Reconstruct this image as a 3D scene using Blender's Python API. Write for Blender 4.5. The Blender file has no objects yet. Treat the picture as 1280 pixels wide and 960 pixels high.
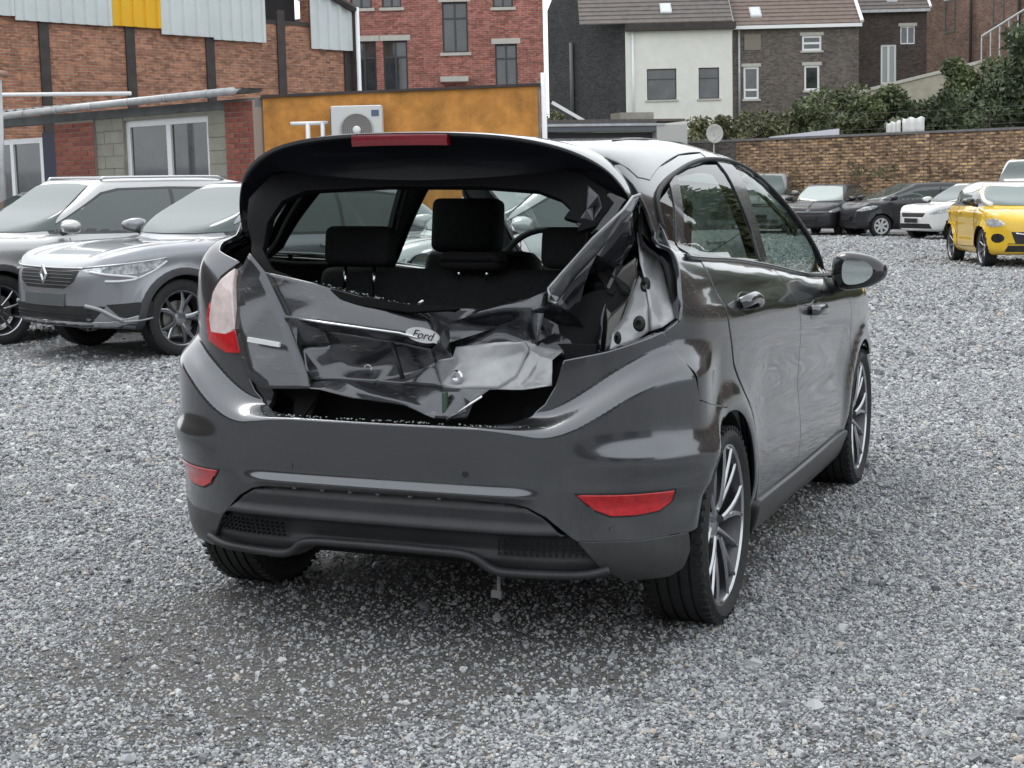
import bpy, bmesh, math, random
import numpy as np
from mathutils import Vector, Matrix
from mathutils.geometry import delaunay_2d_cdt
random.seed(7); RNG = np.random.default_rng(7)
R = math.radians
scene = bpy.context.scene
COL = scene.collection

# ---------------------------------------------------------------- camera
cam_d = bpy.data.cameras.new('camera'); cam = bpy.data.objects.new('camera', cam_d); COL.objects.link(cam)
cam_d.sensor_width = 36.0; cam_d.lens = 56.25; cam_d.clip_start = .1; cam_d.clip_end = 3000
YAW, PITCH, ROLL = R(21.3238), R(-6.9057), R(-0.2425)
_f = Vector((-math.sin(YAW) * math.cos(PITCH), math.cos(YAW) * math.cos(PITCH), math.sin(PITCH)))
_r = Vector((math.cos(YAW), math.sin(YAW), 0)); _u = _r.cross(_f)
_r2 = _r * math.cos(ROLL) + _u * math.sin(ROLL); _u2 = _u * math.cos(ROLL) - _r * math.sin(ROLL)
cam.matrix_world = Matrix(((_r2.x, _u2.x, -_f.x, 1.9773), (_r2.y, _u2.y, -_f.y, -4.7003), (_r2.z, _u2.z, -_f.z, 1.3154), (0, 0, 0, 1)))
scene.camera = cam

# ---------------------------------------------------------------- overcast daylight
SUN_EL, SUN_AZ = R(58), R(-60)
world = bpy.data.worlds.new('World'); scene.world = world; world.use_nodes = True
wt = world.node_tree; wt.nodes.clear()
sky = wt.nodes.new('ShaderNodeTexSky'); sky.sky_type = 'NISHITA'; sky.sun_disc = False
sky.sun_elevation = SUN_EL; sky.sun_rotation = SUN_AZ; sky.air_density = 1.0; sky.dust_density = 4.0; sky.ozone_density = 1.0
hs = wt.nodes.new('ShaderNodeHueSaturation'); hs.inputs['Saturation'].default_value = .22
wn = wt.nodes.new('ShaderNodeTexNoise'); wn.inputs['Scale'].default_value = 2.2; wn.inputs['Detail'].default_value = 5; wn.inputs['Roughness'].default_value = .55
wr = wt.nodes.new('ShaderNodeMapRange'); wr.inputs[3].default_value = .78; wr.inputs[4].default_value = 1.22
wm = wt.nodes.new('ShaderNodeMixRGB'); wm.blend_type = 'MULTIPLY'; wm.inputs[0].default_value = 1
mixo = wt.nodes.new('ShaderNodeMixRGB'); mixo.inputs[0].default_value = .7; mixo.inputs[2].default_value = (8.4, 8.8, 9.1, 1)   # cloud deck over the blue
bg = wt.nodes.new('ShaderNodeBackground'); bg.inputs['Strength'].default_value = .145
wo = wt.nodes.new('ShaderNodeOutputWorld'); L = wt.links.new
L(sky.outputs[0], hs.inputs['Color']); L(hs.outputs[0], mixo.inputs[1]); L(mixo.outputs[0], wm.inputs[1])
L(wn.outputs['Fac'], wr.inputs[0]); L(wr.outputs[0], wm.inputs[2]); L(wm.outputs[0], bg.inputs[0]); L(bg.outputs[0], wo.inputs[0])
sun_d = bpy.data.lights.new('sun', 'SUN'); sun_d.energy = .7; sun_d.angle = R(25); sun_d.color = (1, .97, .93)
sun = bpy.data.objects.new('sun', sun_d); COL.objects.link(sun)
_sd = Vector((math.sin(SUN_AZ) * math.cos(SUN_EL), math.cos(SUN_AZ) * math.cos(SUN_EL), math.sin(SUN_EL)))
sun.rotation_euler = _sd.to_track_quat('Z', 'Y').to_euler(); sun.location = (0, 0, 30)
scene.view_settings.view_transform = 'Standard'; scene.view_settings.look = 'None'
scene.view_settings.exposure = 0.45; scene.view_settings.gamma = 1.0
try: scene.cycles.max_bounces = 8; scene.cycles.transparent_max_bounces = 24
except Exception: pass
# ---------------------------------------------------------------- body forms (smooth implicit solids, numpy only)
def catmull(pts, closed=True, n=6, sharp=()):
    p = [np.array(q, float) for q in pts]; N = len(p); out = []
    for i in range(N if closed else N - 1):
        a, b = p[i], p[(i + 1) % N]
        pa = p[i - 1] if (closed or i > 0) else a
        pb = p[(i + 2) % N] if (closed or i + 2 < N) else b
        ta = np.zeros(len(a)) if i in sharp else (b - pa) * .5
        tb = np.zeros(len(a)) if (i + 1) % N in sharp else (pb - a) * .5
        for k in range(n):
            t = k / n; t2 = t * t; t3 = t2 * t
            out.append((2 * t3 - 3 * t2 + 1) * a + (t3 - 2 * t2 + t) * ta + (-2 * t3 + 3 * t2) * b + (t3 - t2) * tb)
    if not closed: out.append(p[-1])
    return np.array(out)

def sdf_poly(A, P):
    out = np.empty(len(P)); D = np.roll(A, -1, 0) - A; L = (D ** 2).sum(-1) + 1e-12
    for i in range(0, len(P), 8000):
        q = P[i:i + 8000, None, :]; w = q - A[None]
        t = np.clip((w * D[None]).sum(-1) / L, 0, 1)
        d2 = ((w - D[None] * t[..., None]) ** 2).sum(-1).min(1)
        y1 = np.roll(A[:, 1], -1)[None]
        c = (A[None, :, 1] > q[..., 1]) != (y1 > q[..., 1])
        xi = A[None, :, 0] + (q[..., 1] - A[None, :, 1]) * D[None, :, 0] / np.where(np.abs(D[:, 1]) < 1e-12, 1e-12, D[:, 1])[None]
        out[i:i + 8000] = np.sqrt(d2) * np.where((c & (q[..., 0] < xi)).sum(1) % 2 == 1, -1, 1)
    return out
class Poly:
    """signed distance to a closed 2D outline, sampled once and read back through a smooth B-spline"""
    def __init__(s, pts, h=.02):
        A = catmull(pts, True, 5); s.h = h; m = .35
        s.o = A.min(0) - m; n = np.ceil((A.max(0) + m - s.o) / h).astype(int) + 1
        gx, gy = np.meshgrid(s.o[0] + np.arange(n[0]) * h, s.o[1] + np.arange(n[1]) * h, indexing='ij')
        s.g = sdf_poly(A, np.stack([gx.ravel(), gy.ravel()], -1)).reshape(n)
    def __call__(s, a, b):
        u = np.clip((a - s.o[0]) / s.h, 1, s.g.shape[0] - 3.001); v = np.clip((b - s.o[1]) / s.h, 1, s.g.shape[1] - 3.001)
        ex = np.abs((a - s.o[0]) / s.h - u) * s.h + np.abs((b - s.o[1]) / s.h - v) * s.h
        i = u.astype(int); j = v.astype(int); fu = u - i; fv = v - j
        W = lambda t: ((1 - t) ** 3 / 6, (3 * t ** 3 - 6 * t * t + 4) / 6, (-3 * t ** 3 + 3 * t * t + 3 * t + 1) / 6, t ** 3 / 6)
        wu, wv = W(fu), W(fv); r = 0
        for p in range(4):
            for q in range(4): r = r + wu[p] * wv[q] * s.g[i + p - 1, j + q - 1]
        return r + ex
class Spline1:
    def __init__(s, xs, ys):
        c = catmull(list(zip(xs, ys)), False, 10); k = np.argsort(c[:, 0]); c = c[k]
        s.x = np.linspace(c[0, 0], c[-1, 0], 160); y = np.interp(s.x, c[:, 0], c[:, 1])
        for _ in range(30): y[1:-1] = (y[:-2] + 2 * y[1:-1] + y[2:]) / 4
        s.y = y
    def __call__(s, z):
        h = s.x[1] - s.x[0]; u = np.clip((z - s.x[0]) / h, 1, len(s.x) - 3.001); i = u.astype(int); t = u - i
        return (1 - t) ** 3 / 6 * s.y[i - 1] + (3 * t ** 3 - 6 * t * t + 4) / 6 * s.y[i] + (-3 * t ** 3 + 3 * t * t + 3 * t + 1) / 6 * s.y[i + 1] + t ** 3 / 6 * s.y[i + 2]

def smax(a, b, k):
    h = np.maximum(k - np.abs(a - b), 0) / k
    return np.maximum(a, b) + h * h * k * .25
def smin(a, b, k): return -smax(-a, -b, k)
def sstep(x, a, b):
    t = np.clip((x - a) / (b - a), 0, 1); return t * t * (3 - 2 * t)

class Form:
    """car body solid: lower body and cabin, each the rounded intersection of side, plan and cross sections"""
    def __init__(s, side, plan, wl, gside, gplan, wg, kl=.12, kg=.10, ku=.05, extra=None):
        s.S, s.Pn, s.G, s.Gp = Poly(side), Poly(plan), Poly(gside), Poly(gplan)
        s.wl, s.wg, s.kl, s.kg, s.ku, s.extra = Spline1(*wl), Spline1(*wg), kl, kg, ku, extra
    def F(s, P):
        x, y, z = np.abs(P[:, 0]), P[:, 1], P[:, 2]
        lo = smax(smax(s.S(y, z), s.Pn(x, y), s.kl), (x - s.wl(z)) * .95, s.kl * .6)
        up = smax(smax(s.G(y, z), s.Gp(x, y), s.kg), (x - s.wg(z)) * .93, s.kg)
        f = smin(lo, up, s.ku)
        if s.extra is not None: f = s.extra(f, x, y, z)
        return f
    def grad(s, P, e=4e-3):
        g = np.stack([s.F(P + np.eye(3)[i] * e) - s.F(P - np.eye(3)[i] * e) for i in range(3)], -1)
        return g / (np.linalg.norm(g, axis=1, keepdims=True) + 1e-12)
    def cast(s, O, D, tmax, n=150):
        """first entry along unit rays; returns points, ok"""
        t = np.zeros(len(O)); act = np.arange(len(O))
        for _ in range(n):
            v = s.F(O[act] + D[act] * t[act][:, None]); t[act] += v * .36
            act = act[(np.abs(v) > 5e-5) & (t[act] < tmax)]
            if not len(act): break
        ok = t < tmax; ok[act] = np.abs(s.F(O[act] + D[act] * t[act][:, None])) < 4e-3 if len(act) else ok[act]
        return O + D * t[:, None], ok
WRAP_R, WRAP_Y = .8, .35
def dom_rays(dom, ab):
    a, b = ab[:, 0], ab[:, 1]; o = np.zeros_like; one = np.ones_like(a)
    if dom == 'side': return np.stack([one * 1.15, a, b], -1), np.stack([-one, o(a), o(a)], -1), 1.15
    if dom == 'sideL': return np.stack([-one * 1.15, a, b], -1), np.stack([one, o(a), o(a)], -1), 1.15
    if dom == 'rear': return np.stack([a, -one * 1.4, b], -1), np.stack([o(a), one, o(a)], -1), 2.2
    if dom == 'front': return np.stack([a, one * 4.6, b], -1), np.stack([o(a), -one, o(a)], -1), 3.4
    if dom == 'top': return np.stack([a, b, one * 2.0], -1), np.stack([o(a), o(a), -one], -1), 1.5
    if dom == 'wrap':
        th = a / WRAP_R; d = np.stack([np.sin(th), -np.cos(th), o(a)], -1)
        return np.array([0, WRAP_Y, 0]) + d * 1.5 + np.stack([o(a), o(a), b], -1), -d, 1.4
    if dom == 'wrapf':
        th = a / WRAP_R; d = np.stack([np.sin(th), np.cos(th), o(a)], -1)
        return np.array([0, WRAPF_Y[0], 0]) + d * 1.9 + np.stack([o(a), o(a), b], -1), -d, 1.8
WRAPF_Y = [2.2]
def to_dom(dom, P):
    if dom in ('side', 'sideL'): return P[:, 1:3]
    if dom in ('rear', 'front'): return P[:, [0, 2]]
    if dom == 'top': return P[:, :2]
    if dom == 'wrap': return np.stack([np.arctan2(P[:, 0], -(P[:, 1] - WRAP_Y)) * WRAP_R, P[:, 2]], -1)
def inpoly(pts, poly):
    x, y = pts[:, 0:1], pts[:, 1:2]; A = poly; B = np.roll(poly, -1, 0)
    c = ((A[None, :, 1] > y) != (B[None, :, 1] > y)) & (x < (B[None, :, 0] - A[None, :, 0]) * (y - A[None, :, 1]) / (B[None, :, 1] - A[None, :, 1] + 1e-15) + A[None, :, 0])
    return c.sum(1) % 2 == 1

# the damaged hatchback (its own axes: +Y forward, X right, origin on the ground under the rear axle)
def hero_extra(f, x, y, z):
    rear = sstep(y, -.05, -.40)
    zs = .672 + .17 * sstep(x, .45, .82)
    wd = .013 + .042 * sstep(x, .28, .65); f = f - (.075 - .012 * sstep(x, .3, .7)) * sstep(z, zs + wd, zs - wd) * rear                       # bumper shelf
    f = f - .013 * np.exp(-((z - .474) / .016) ** 2) * rear * sstep(x, .50, .38)                        # lip above the insert
    zc = .60 - .05 * sstep(x, .5, .8)
    f = f + .020 * sstep(z, .50, .44) * rear * sstep(x, .45, .7)               # tuck under the corner crease
    f = f - .022 * np.exp(-((z - (.575 + .0 * x)) / .045) ** 2) * rear * sstep(x, .50, .74)
    for cy in (0, 2.489):                                                      # wheel arch lips
        r = np.sqrt((y - cy) ** 2 + (z - .30) ** 2)
        f = f - .018 * np.exp(-((r - .375) / .05) ** 2) * sstep(z, .22, .4) * sstep(x, .6, .75)
    zl = .90 + .05 * (1.2 - y) * .8                                            # shoulder crease through the handles
    f = f - .016 * sstep(z, zl + .075, zl) * sstep(z, zl - .20, zl) * sstep(x, .6, .75) * sstep(y, 2.9, 2.2) * sstep(y, -.45, -.2)
    f = f + .020 * np.exp(-((z - .60 + .03 * (y - 1.2)) / .13) ** 2) * sstep(x, .6, .75) * sstep(y, .25, .6) * sstep(y, 2.3, 1.9)
    return f
HERO = dict(
 side=[(-.44,.245),(-.54,.285),(-.585,.36),(-.605,.48),(-.612,.6),(-.61,.72),(-.60,.84),(-.58,.95),(-.54,1.05),(-.47,1.14),(-.36,1.175),(-.15,1.155),
       (.3,1.105),(1,1.038),(1.6,.985),(2.1,.955),(2.5,.94),(2.85,.88),(3.1,.78),(3.24,.64),(3.28,.45),(3.24,.26),(3.1,.18),(2.4,.16),(1.2,.16),(0,.16)],
 plan=[(-.4,-.61),(0,-.615),(.35,-.60),(.57,-.545),(.71,-.455),(.79,-.33),(.835,-.15),(.862,.1),(.868,.6),(.868,1.4),(.868,2.2),(.855,2.6),(.80,2.92),(.66,3.12),(.4,3.24),(0,3.28),(-.4,3.24),(-.5,2),(-.5,.5)],
 wl=([0,.2,.35,.55,.75,.9,1.0,1.1,1.25],[.79,.815,.848,.862,.860,.842,.815,.775,.70]),
 gside=[(-.58,.90),(-.545,1.04),(-.48,1.18),(-.395,1.315),(-.31,1.41),(-.15,1.452),(.2,1.478),(.6,1.487),(1.0,1.468),(1.3,1.438),(1.7,1.325),(2.2,1.12),(2.55,.95),(2.6,.8),(2.0,.7),(0,.7),(-.5,.75)],
 gplan=[(-.3,-.60),(0,-.60),(.3,-.575),(.5,-.51),(.63,-.40),(.72,-.2),(.80,.1),(.86,.5),(.87,1.3),(.82,1.9),(.66,2.35),(.4,2.6),(0,2.68),(-.4,2.6),(-.5,1),(-.5,0)],
 wg=([.7,.95,1.1,1.25,1.38,1.5],[.80,.785,.738,.685,.628,.565]), kl=.11, kg=.14, ku=.018, extra=hero_extra)
HF = Form(**HERO)
# ---------------------------------------------------------------- materials
MATS = {}
def nt(name):
    m = bpy.data.materials.new(name); m.use_nodes = True; t = m.node_tree
    return m, t, t.nodes['Principled BSDF'], t.links.new
def mat(name, col, rough=.6, metal=0., coat=0., spec=.5, noise=0., nscale=8., bump=0., bscale=40., coat_rough=.03, detail=4):
    if name in MATS: return MATS[name]
    m, t, b, L = nt(name)
    b.inputs['Base Color'].default_value = (*col, 1); b.inputs['Roughness'].default_value = rough
    b.inputs['Metallic'].default_value = metal; b.inputs['Coat Weight'].default_value = coat
    b.inputs['Coat Roughness'].default_value = coat_rough; b.inputs['Specular IOR Level'].default_value = spec
    tc = t.nodes.new('ShaderNodeTexCoord')
    if noise > 0:
        n = t.nodes.new('ShaderNodeTexNoise'); n.inputs['Scale'].default_value = nscale; n.inputs['Detail'].default_value = detail; n.inputs['Roughness'].default_value = .65
        r = t.nodes.new('ShaderNodeMapRange'); r.inputs[1].default_value = .3; r.inputs[2].default_value = .7
        r.inputs[3].default_value = 1 - noise; r.inputs[4].default_value = 1 + noise
        mx = t.nodes.new('ShaderNodeMixRGB'); mx.blend_type = 'MULTIPLY'; mx.inputs[0].default_value = 1; mx.inputs[1].default_value = (*col, 1)
        L(tc.outputs['Object'], n.inputs['Vector']); L(n.outputs['Fac'], r.inputs[0]); L(r.outputs[0], mx.inputs[2]); L(mx.outputs[0], b.inputs['Base Color'])
    if bump > 0:
        n = t.nodes.new('ShaderNodeTexNoise'); n.inputs['Scale'].default_value = bscale; n.inputs['Detail'].default_value = 3
        bp = t.nodes.new('ShaderNodeBump'); bp.inputs['Strength'].default_value = bump; bp.inputs['Distance'].default_value = .01
        L(tc.outputs['Object'], n.inputs['Vector']); L(n.outputs['Fac'], bp.inputs['Height']); L(bp.outputs[0], b.inputs['Normal'])
    MATS[name] = m; return m
def glass(name, tint=(.5, .55, .55), refl=.0, rough=0.0):
    """thin car or window glass: clear tinted body with a mirror coat by angle"""
    if name in MATS: return MATS[name]
    m, t, b, L = nt(name); t.nodes.remove(b); o = t.nodes['Material Output']
    tr = t.nodes.new('ShaderNodeBsdfTransparent'); tr.inputs[0].default_value = (*tint, 1)
    gl = t.nodes.new('ShaderNodeBsdfGlossy'); gl.inputs['Roughness'].default_value = rough
    fr = t.nodes.new('ShaderNodeFresnel'); fr.inputs[0].default_value = 1.55
    ad = t.nodes.new('ShaderNodeMath'); ad.operation = 'ADD'; ad.inputs[1].default_value = refl; ad.use_clamp = True
    mx = t.nodes.new('ShaderNodeMixShader')
    ge = t.nodes.new('ShaderNodeNewGeometry'); io = t.nodes.new('ShaderNodeMapRange'); io.inputs[3].default_value = 1.52; io.inputs[4].default_value = 1 / 1.52
    L(ge.outputs['Backfacing'], io.inputs[0]); L(io.outputs[0], fr.inputs[0])      # same mirror share from either side of the pane
    L(fr.outputs[0], ad.inputs[0]); L(ad.outputs[0], mx.inputs[0]); L(tr.outputs[0], mx.inputs[1]); L(gl.outputs[0], mx.inputs[2]); L(mx.outputs[0], o.inputs[0])
    MATS[name] = m; return m
def paint(name, col, metal=.6, rough=.35, coat=1., dust=.0):
    if name in MATS: return MATS[name]
    m, t, b, L = nt(name)
    b.inputs['Base Color'].default_value = (*col, 1); b.inputs['Metallic'].default_value = metal
    b.inputs['Roughness'].default_value = rough; b.inputs['Coat Weight'].default_value = coat; b.inputs['Coat Roughness'].default_value = .025
    tc = t.nodes.new('ShaderNodeTexCoord')
    fl = t.nodes.new('ShaderNodeTexNoise'); fl.inputs['Scale'].default_value = 900; fl.inputs['Detail'].default_value = 1
    r = t.nodes.new('ShaderNodeMapRange'); r.inputs[3].default_value = .8; r.inputs[4].default_value = 1.2
    mx = t.nodes.new('ShaderNodeMixRGB'); mx.blend_type = 'MULTIPLY'; mx.inputs[0].default_value = 1; mx.inputs[1].default_value = (*col, 1)
    L(tc.outputs['Object'], fl.inputs['Vector']); L(fl.outputs['Fac'], r.inputs[0]); L(r.outputs[0], mx.inputs[2]); L(mx.outputs[0], b.inputs['Base Color'])
    d = t.nodes.new('ShaderNodeTexNoise'); d.inputs['Scale'].default_value = 5; d.inputs['Detail'].default_value = 6; d.inputs['Roughness'].default_value = .7
    r2 = t.nodes.new('ShaderNodeMapRange'); r2.inputs[1].default_value = .45; r2.inputs[2].default_value = .8; r2.inputs[3].default_value = .045; r2.inputs[4].default_value = .045 + dust
    L(tc.outputs['Object'], d.inputs['Vector']); L(d.outputs['Fac'], r2.inputs[0]); L(r2.outputs[0], b.inputs['Coat Roughness'])
    MATS[name] = m; return m

def scuffed(name, col):
    """metallic paint with rubbed, dusty and chipped areas"""
    m, t, b, L = nt(name); N = t.nodes.new; tc = N('ShaderNodeTexCoord')
    n = N('ShaderNodeTexNoise'); n.inputs['Scale'].default_value = 9; n.inputs['Detail'].default_value = 9; n.inputs['Roughness'].default_value = .72; n.inputs['Distortion'].default_value = .6
    mp = N('ShaderNodeMapping'); mp.inputs['Rotation'].default_value = (0, .6, 0); mp.inputs['Scale'].default_value = (1, 1, 4); L(tc.outputs['Object'], mp.inputs[0]); L(mp.outputs[0], n.inputs['Vector'])
    r = N('ShaderNodeValToRGB'); r.color_ramp.elements[0].position = .60; r.color_ramp.elements[0].color = (0, 0, 0, 1); r.color_ramp.elements[1].position = .70; L(n.outputs['Fac'], r.inputs[0])
    mx = N('ShaderNodeMixRGB'); mx.inputs[1].default_value = (*col, 1); mx.inputs[2].default_value = (.26, .26, .255, 1); L(r.outputs[0], mx.inputs[0]); L(mx.outputs[0], b.inputs['Base Color'])
    m1 = N('ShaderNodeMapRange'); m1.inputs[3].default_value = .85; m1.inputs[4].default_value = .1; L(r.outputs[0], m1.inputs[0]); L(m1.outputs[0], b.inputs['Metallic'])
    m2 = N('ShaderNodeMapRange'); m2.inputs[3].default_value = .27; m2.inputs[4].default_value = .7; L(r.outputs[0], m2.inputs[0]); L(m2.outputs[0], b.inputs['Roughness'])
    m3 = N('ShaderNodeMapRange'); m3.inputs[3].default_value = .9; m3.inputs[4].default_value = .1; L(r.outputs[0], m3.inputs[0]); L(m3.outputs[0], b.inputs['Coat Weight']); b.inputs['Coat Roughness'].default_value = .06
    bp = N('ShaderNodeBump'); bp.inputs['Strength'].default_value = .25; bp.inputs['Distance'].default_value = .004; L(n.outputs['Fac'], bp.inputs['Height']); L(bp.outputs[0], b.inputs['Normal']); MATS[name] = m; return m

# ---------------------------------------------------------------- objects
def mk(name, V, Fc, m=None, parent=None, smooth=True, sharp=None, mats=None, fmat=None):
    me = bpy.data.meshes.new(name); me.from_pydata([tuple(map(float, v)) for v in V], [], [tuple(map(int, f)) for f in Fc])
    if mats: [me.materials.append(q) for q in mats]
    elif m: me.materials.append(m)
    if fmat is not None: me.polygons.foreach_set('material_index', np.array(fmat, 'i'))
    if smooth: me.polygons.foreach_set('use_smooth', [True] * len(me.polygons))
    if sharp: me.set_sharp_from_angle(angle=R(sharp))
    me.update()
    o = bpy.data.objects.new(name, me); COL.objects.link(o)
    if parent: o.parent = parent
    return o
def empty(name, loc=(0, 0, 0), rz=0.):
    o = bpy.data.objects.new(name, None); COL.objects.link(o); o.location = loc; o.rotation_euler = (0, 0, rz); o.empty_display_size = .2
    return o
def tag(o, label=None, cat=None, group=None, kind=None):
    if label: o['label'] = label
    if cat: o['category'] = cat
    if group: o['group'] = group
    if kind: o['kind'] = kind
    return o
class MB:
    """collects simple solids into one mesh"""
    def __init__(s): s.V = []; s.F = []; s.M = []; s.mi = 0
    def add(s, V, Fc):
        n = len(s.V); s.V += [tuple(v) for v in V]; s.F += [tuple(i + n for i in f) for f in Fc]; s.M += [s.mi] * len(Fc); return s
    def box(s, c, d, rz=0., taper=1., M=None):
        x, y, z = [q / 2 for q in d]; V = []
        for sz in (-1, 1):
            k = taper if sz > 0 else 1
            for sx, sy in ((-1, -1), (1, -1), (1, 1), (-1, 1)):
                a, b = sx * x * k, sy * y * k
                p = Vector((a * math.cos(rz) - b * math.sin(rz), a * math.sin(rz) + b * math.cos(rz), sz * z))
                if M: p = M @ p
                V.append((c[0] + p.x, c[1] + p.y, c[2] + p.z))
        return s.add(V, [(3, 2, 1, 0), (4, 5, 6, 7), (0, 1, 5, 4), (1, 2, 6, 5), (2, 3, 7, 6), (3, 0, 4, 7)])
    def bx(s, x0, x1, y0, y1, z0, z1): return s.box(((x0 + x1) / 2, (y0 + y1) / 2, (z0 + z1) / 2), (abs(x1 - x0), abs(y1 - y0), abs(z1 - z0)))
    def tube(s, pts, r, n=8, cap=True, flat=1.):
        P = [Vector(p) for p in pts]; rr = r if hasattr(r, '__len__') else [r] * len(P); V = []; Fc = []
        up = None
        for i, p in enumerate(P):
            d = (P[min(i + 1, len(P) - 1)] - P[max(i - 1, 0)]).normalized()
            if up is None: up = Vector((0, 0, 1)) if abs(d.z) < .9 else Vector((1, 0, 0))
            a = d.cross(up).normalized(); b = a.cross(d).normalized(); up = b
            for k in range(n):
                t = 2 * math.pi * k / n; V.append(p + a * math.cos(t) * rr[i] + b * math.sin(t) * rr[i] * flat)
        for i in range(len(P) - 1):
            for k in range(n): Fc.append((i * n + k, i * n + (k + 1) % n, (i + 1) * n + (k + 1) % n, (i + 1) * n + k))
        if cap: Fc += [tuple(range(n))[::-1], tuple((len(P) - 1) * n + k for k in range(n))]
        return s.add(V, Fc)
    def lathe(s, prof, n=32, axis='x', c=(0, 0, 0), a0=0., a1=2 * math.pi):
        """profile (along axis, radius)"""
        full = abs(a1 - a0 - 2 * math.pi) < 1e-6; m = n if full else n + 1; V = []; Fc = []
        for k in range(m):
            t = a0 + (a1 - a0) * k / n
            for q, r in prof:
                u, v = r * math.cos(t), r * math.sin(t)
                p = {'x': (q, u, v), 'y': (u, q, v), 'z': (u, v, q)}[axis]; V.append((p[0] + c[0], p[1] + c[1], p[2] + c[2]))
        L_ = len(prof)
        for k in range(n):
            k2 = (k + 1) % m
            for i in range(L_ - 1): Fc.append((k * L_ + i, k * L_ + i + 1, k2 * L_ + i + 1, k2 * L_ + i))
        return s.add(V, Fc)
    def prism(s, poly, fn, h0, h1):
        """extrude 2D outline between two depths; fn(a,b,h) -> xyz"""
        n = len(poly); V = [fn(a, b, h0) for a, b in poly] + [fn(a, b, h1) for a, b in poly]
        return s.add(V, [tuple(range(n))[::-1], tuple(range(n, 2 * n))] + [(i, (i + 1) % n, n + (i + 1) % n, n + i) for i in range(n)])
    def build(s, name, m, parent=None, smooth=False, sharp=None, loc=None, rz=0., bevel=0.):
        ms = m if isinstance(m, (list, tuple)) else None
        o = mk(name, s.V, s.F, None if ms else m, parent, smooth or sharp is not None, sharp, ms, s.M if ms else None)
        bm = bmesh.new(); bm.from_mesh(o.data); bmesh.ops.recalc_face_normals(bm, faces=bm.faces)
        if bevel: bmesh.ops.bevel(bm, geom=[e for e in bm.edges if len(e.link_faces) == 2 and e.calc_face_angle(0) > .5], offset=bevel, segments=1, affect='EDGES')
        bm.to_mesh(o.data); bm.free()
        if loc is not None: o.location = loc; o.rotation_euler = (0, 0, rz)
        return o
def copy_tree(o, parent=None):
    c = o.copy(); COL.objects.link(c); c.parent = parent
    for ch in list(o.children): copy_tree(ch, c)
    return c

# ---------------------------------------------------------------- panels cut from a form
def resample(poly, d):
    out = []; n = len(poly)
    for i in range(n):
        a, b = np.array(poly[i], float), np.array(poly[(i + 1) % n], float); k = max(1, int(np.linalg.norm(b - a) / d))
        for j in range(k): out.append(a + (b - a) * j / k)
    return np.array(out)
def cdt(outline, holes, res, bres=None, extra=None, skip=None):
    rings = [resample(outline, bres or res)] + [resample(h, bres or res) for h in holes]
    pts = np.concatenate(rings); edges = []; k = 0
    for r_ in rings:
        n = len(r_); edges += [(k + i, k + (i + 1) % n) for i in range(n)]; k += n
    mn, mx = rings[0].min(0), rings[0].max(0)
    gx, gy = np.meshgrid(np.arange(mn[0] + res * .37, mx[0], res), np.arange(mn[1] + res * .41, mx[1], res)); g = np.stack([gx.ravel(), gy.ravel()], -1)
    if len(g):
        ok = inpoly(g, rings[0])
        for h in rings[1:]: ok &= ~inpoly(g, h)
        g = g[ok]
        if skip is not None and len(g): g = g[~skip(g)]
        if extra is not None: g = np.concatenate([g, extra[inpoly(extra, rings[0])]])
    if len(g):
        dm = np.full(len(g), 9.)
        for i in range(0, len(pts), 64): dm = np.minimum(dm, np.sqrt(((g[:, None] - pts[None, i:i + 64]) ** 2).sum(-1)).min(1))
        g = g[dm > (res * .45 if extra is None else .0035)]
    allp = np.concatenate([pts, g]) if len(g) else pts
    v, e, f, *_ = delaunay_2d_cdt([Vector(p) for p in allp], edges, [], 0, 1e-7)
    V = np.array([(p.x, p.y) for p in v]); Fc = np.array([t for t in f if len(t) == 3])
    c = V[Fc].mean(1); ok = inpoly(c, rings[0])
    for h in rings[1:]: ok &= ~inpoly(c, h)
    return V, Fc[ok]
def sheet(P, N, Fc, thick, rim, both=True):
    """surface points + normals + triangles -> panel with rolled edge"""
    P = np.asarray(P); N = np.asarray(N); Fc = [tuple(f) for f in Fc]
    cnt = {}
    for f in Fc:
        for i in range(3):
            a, b = f[i], f[(i + 1) % 3]; cnt[(a, b)] = 1
    be = [(a, b) for a, b in cnt if (b, a) not in cnt]
    V = [tuple(p) for p in P]; out = list(Fc); NN = [tuple(n) for n in N]
    dirs = {}
    for a, b in be:
        e = P[b] - P[a]; e /= (np.linalg.norm(e) + 1e-12)
        for q in (a, b): dirs[q] = dirs.get(q, 0) + np.cross(e, N[q])
    ring = {}
    for q, d in dirs.items():
        d = d / (np.linalg.norm(d) + 1e-12); n = N[q]; k = len(V); ids = []
        for do, dn, kn, kd in ((rim * .7, rim * .3, .7, .7), (rim, rim, .1, 1), (rim, thick, 0, 1), (-rim * 3, thick, -1, .2)):
            V.append(tuple(P[q] + d * do - n * dn)); NN.append(tuple(n * kn + d * kd)); ids.append(len(V) - 1)
        ring[q] = [q] + ids
    for a, b in be:
        for k in range(4): out.append((ring[a][k], ring[a][k + 1], ring[b][k + 1], ring[b][k]))
    return V, out, NN
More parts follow.
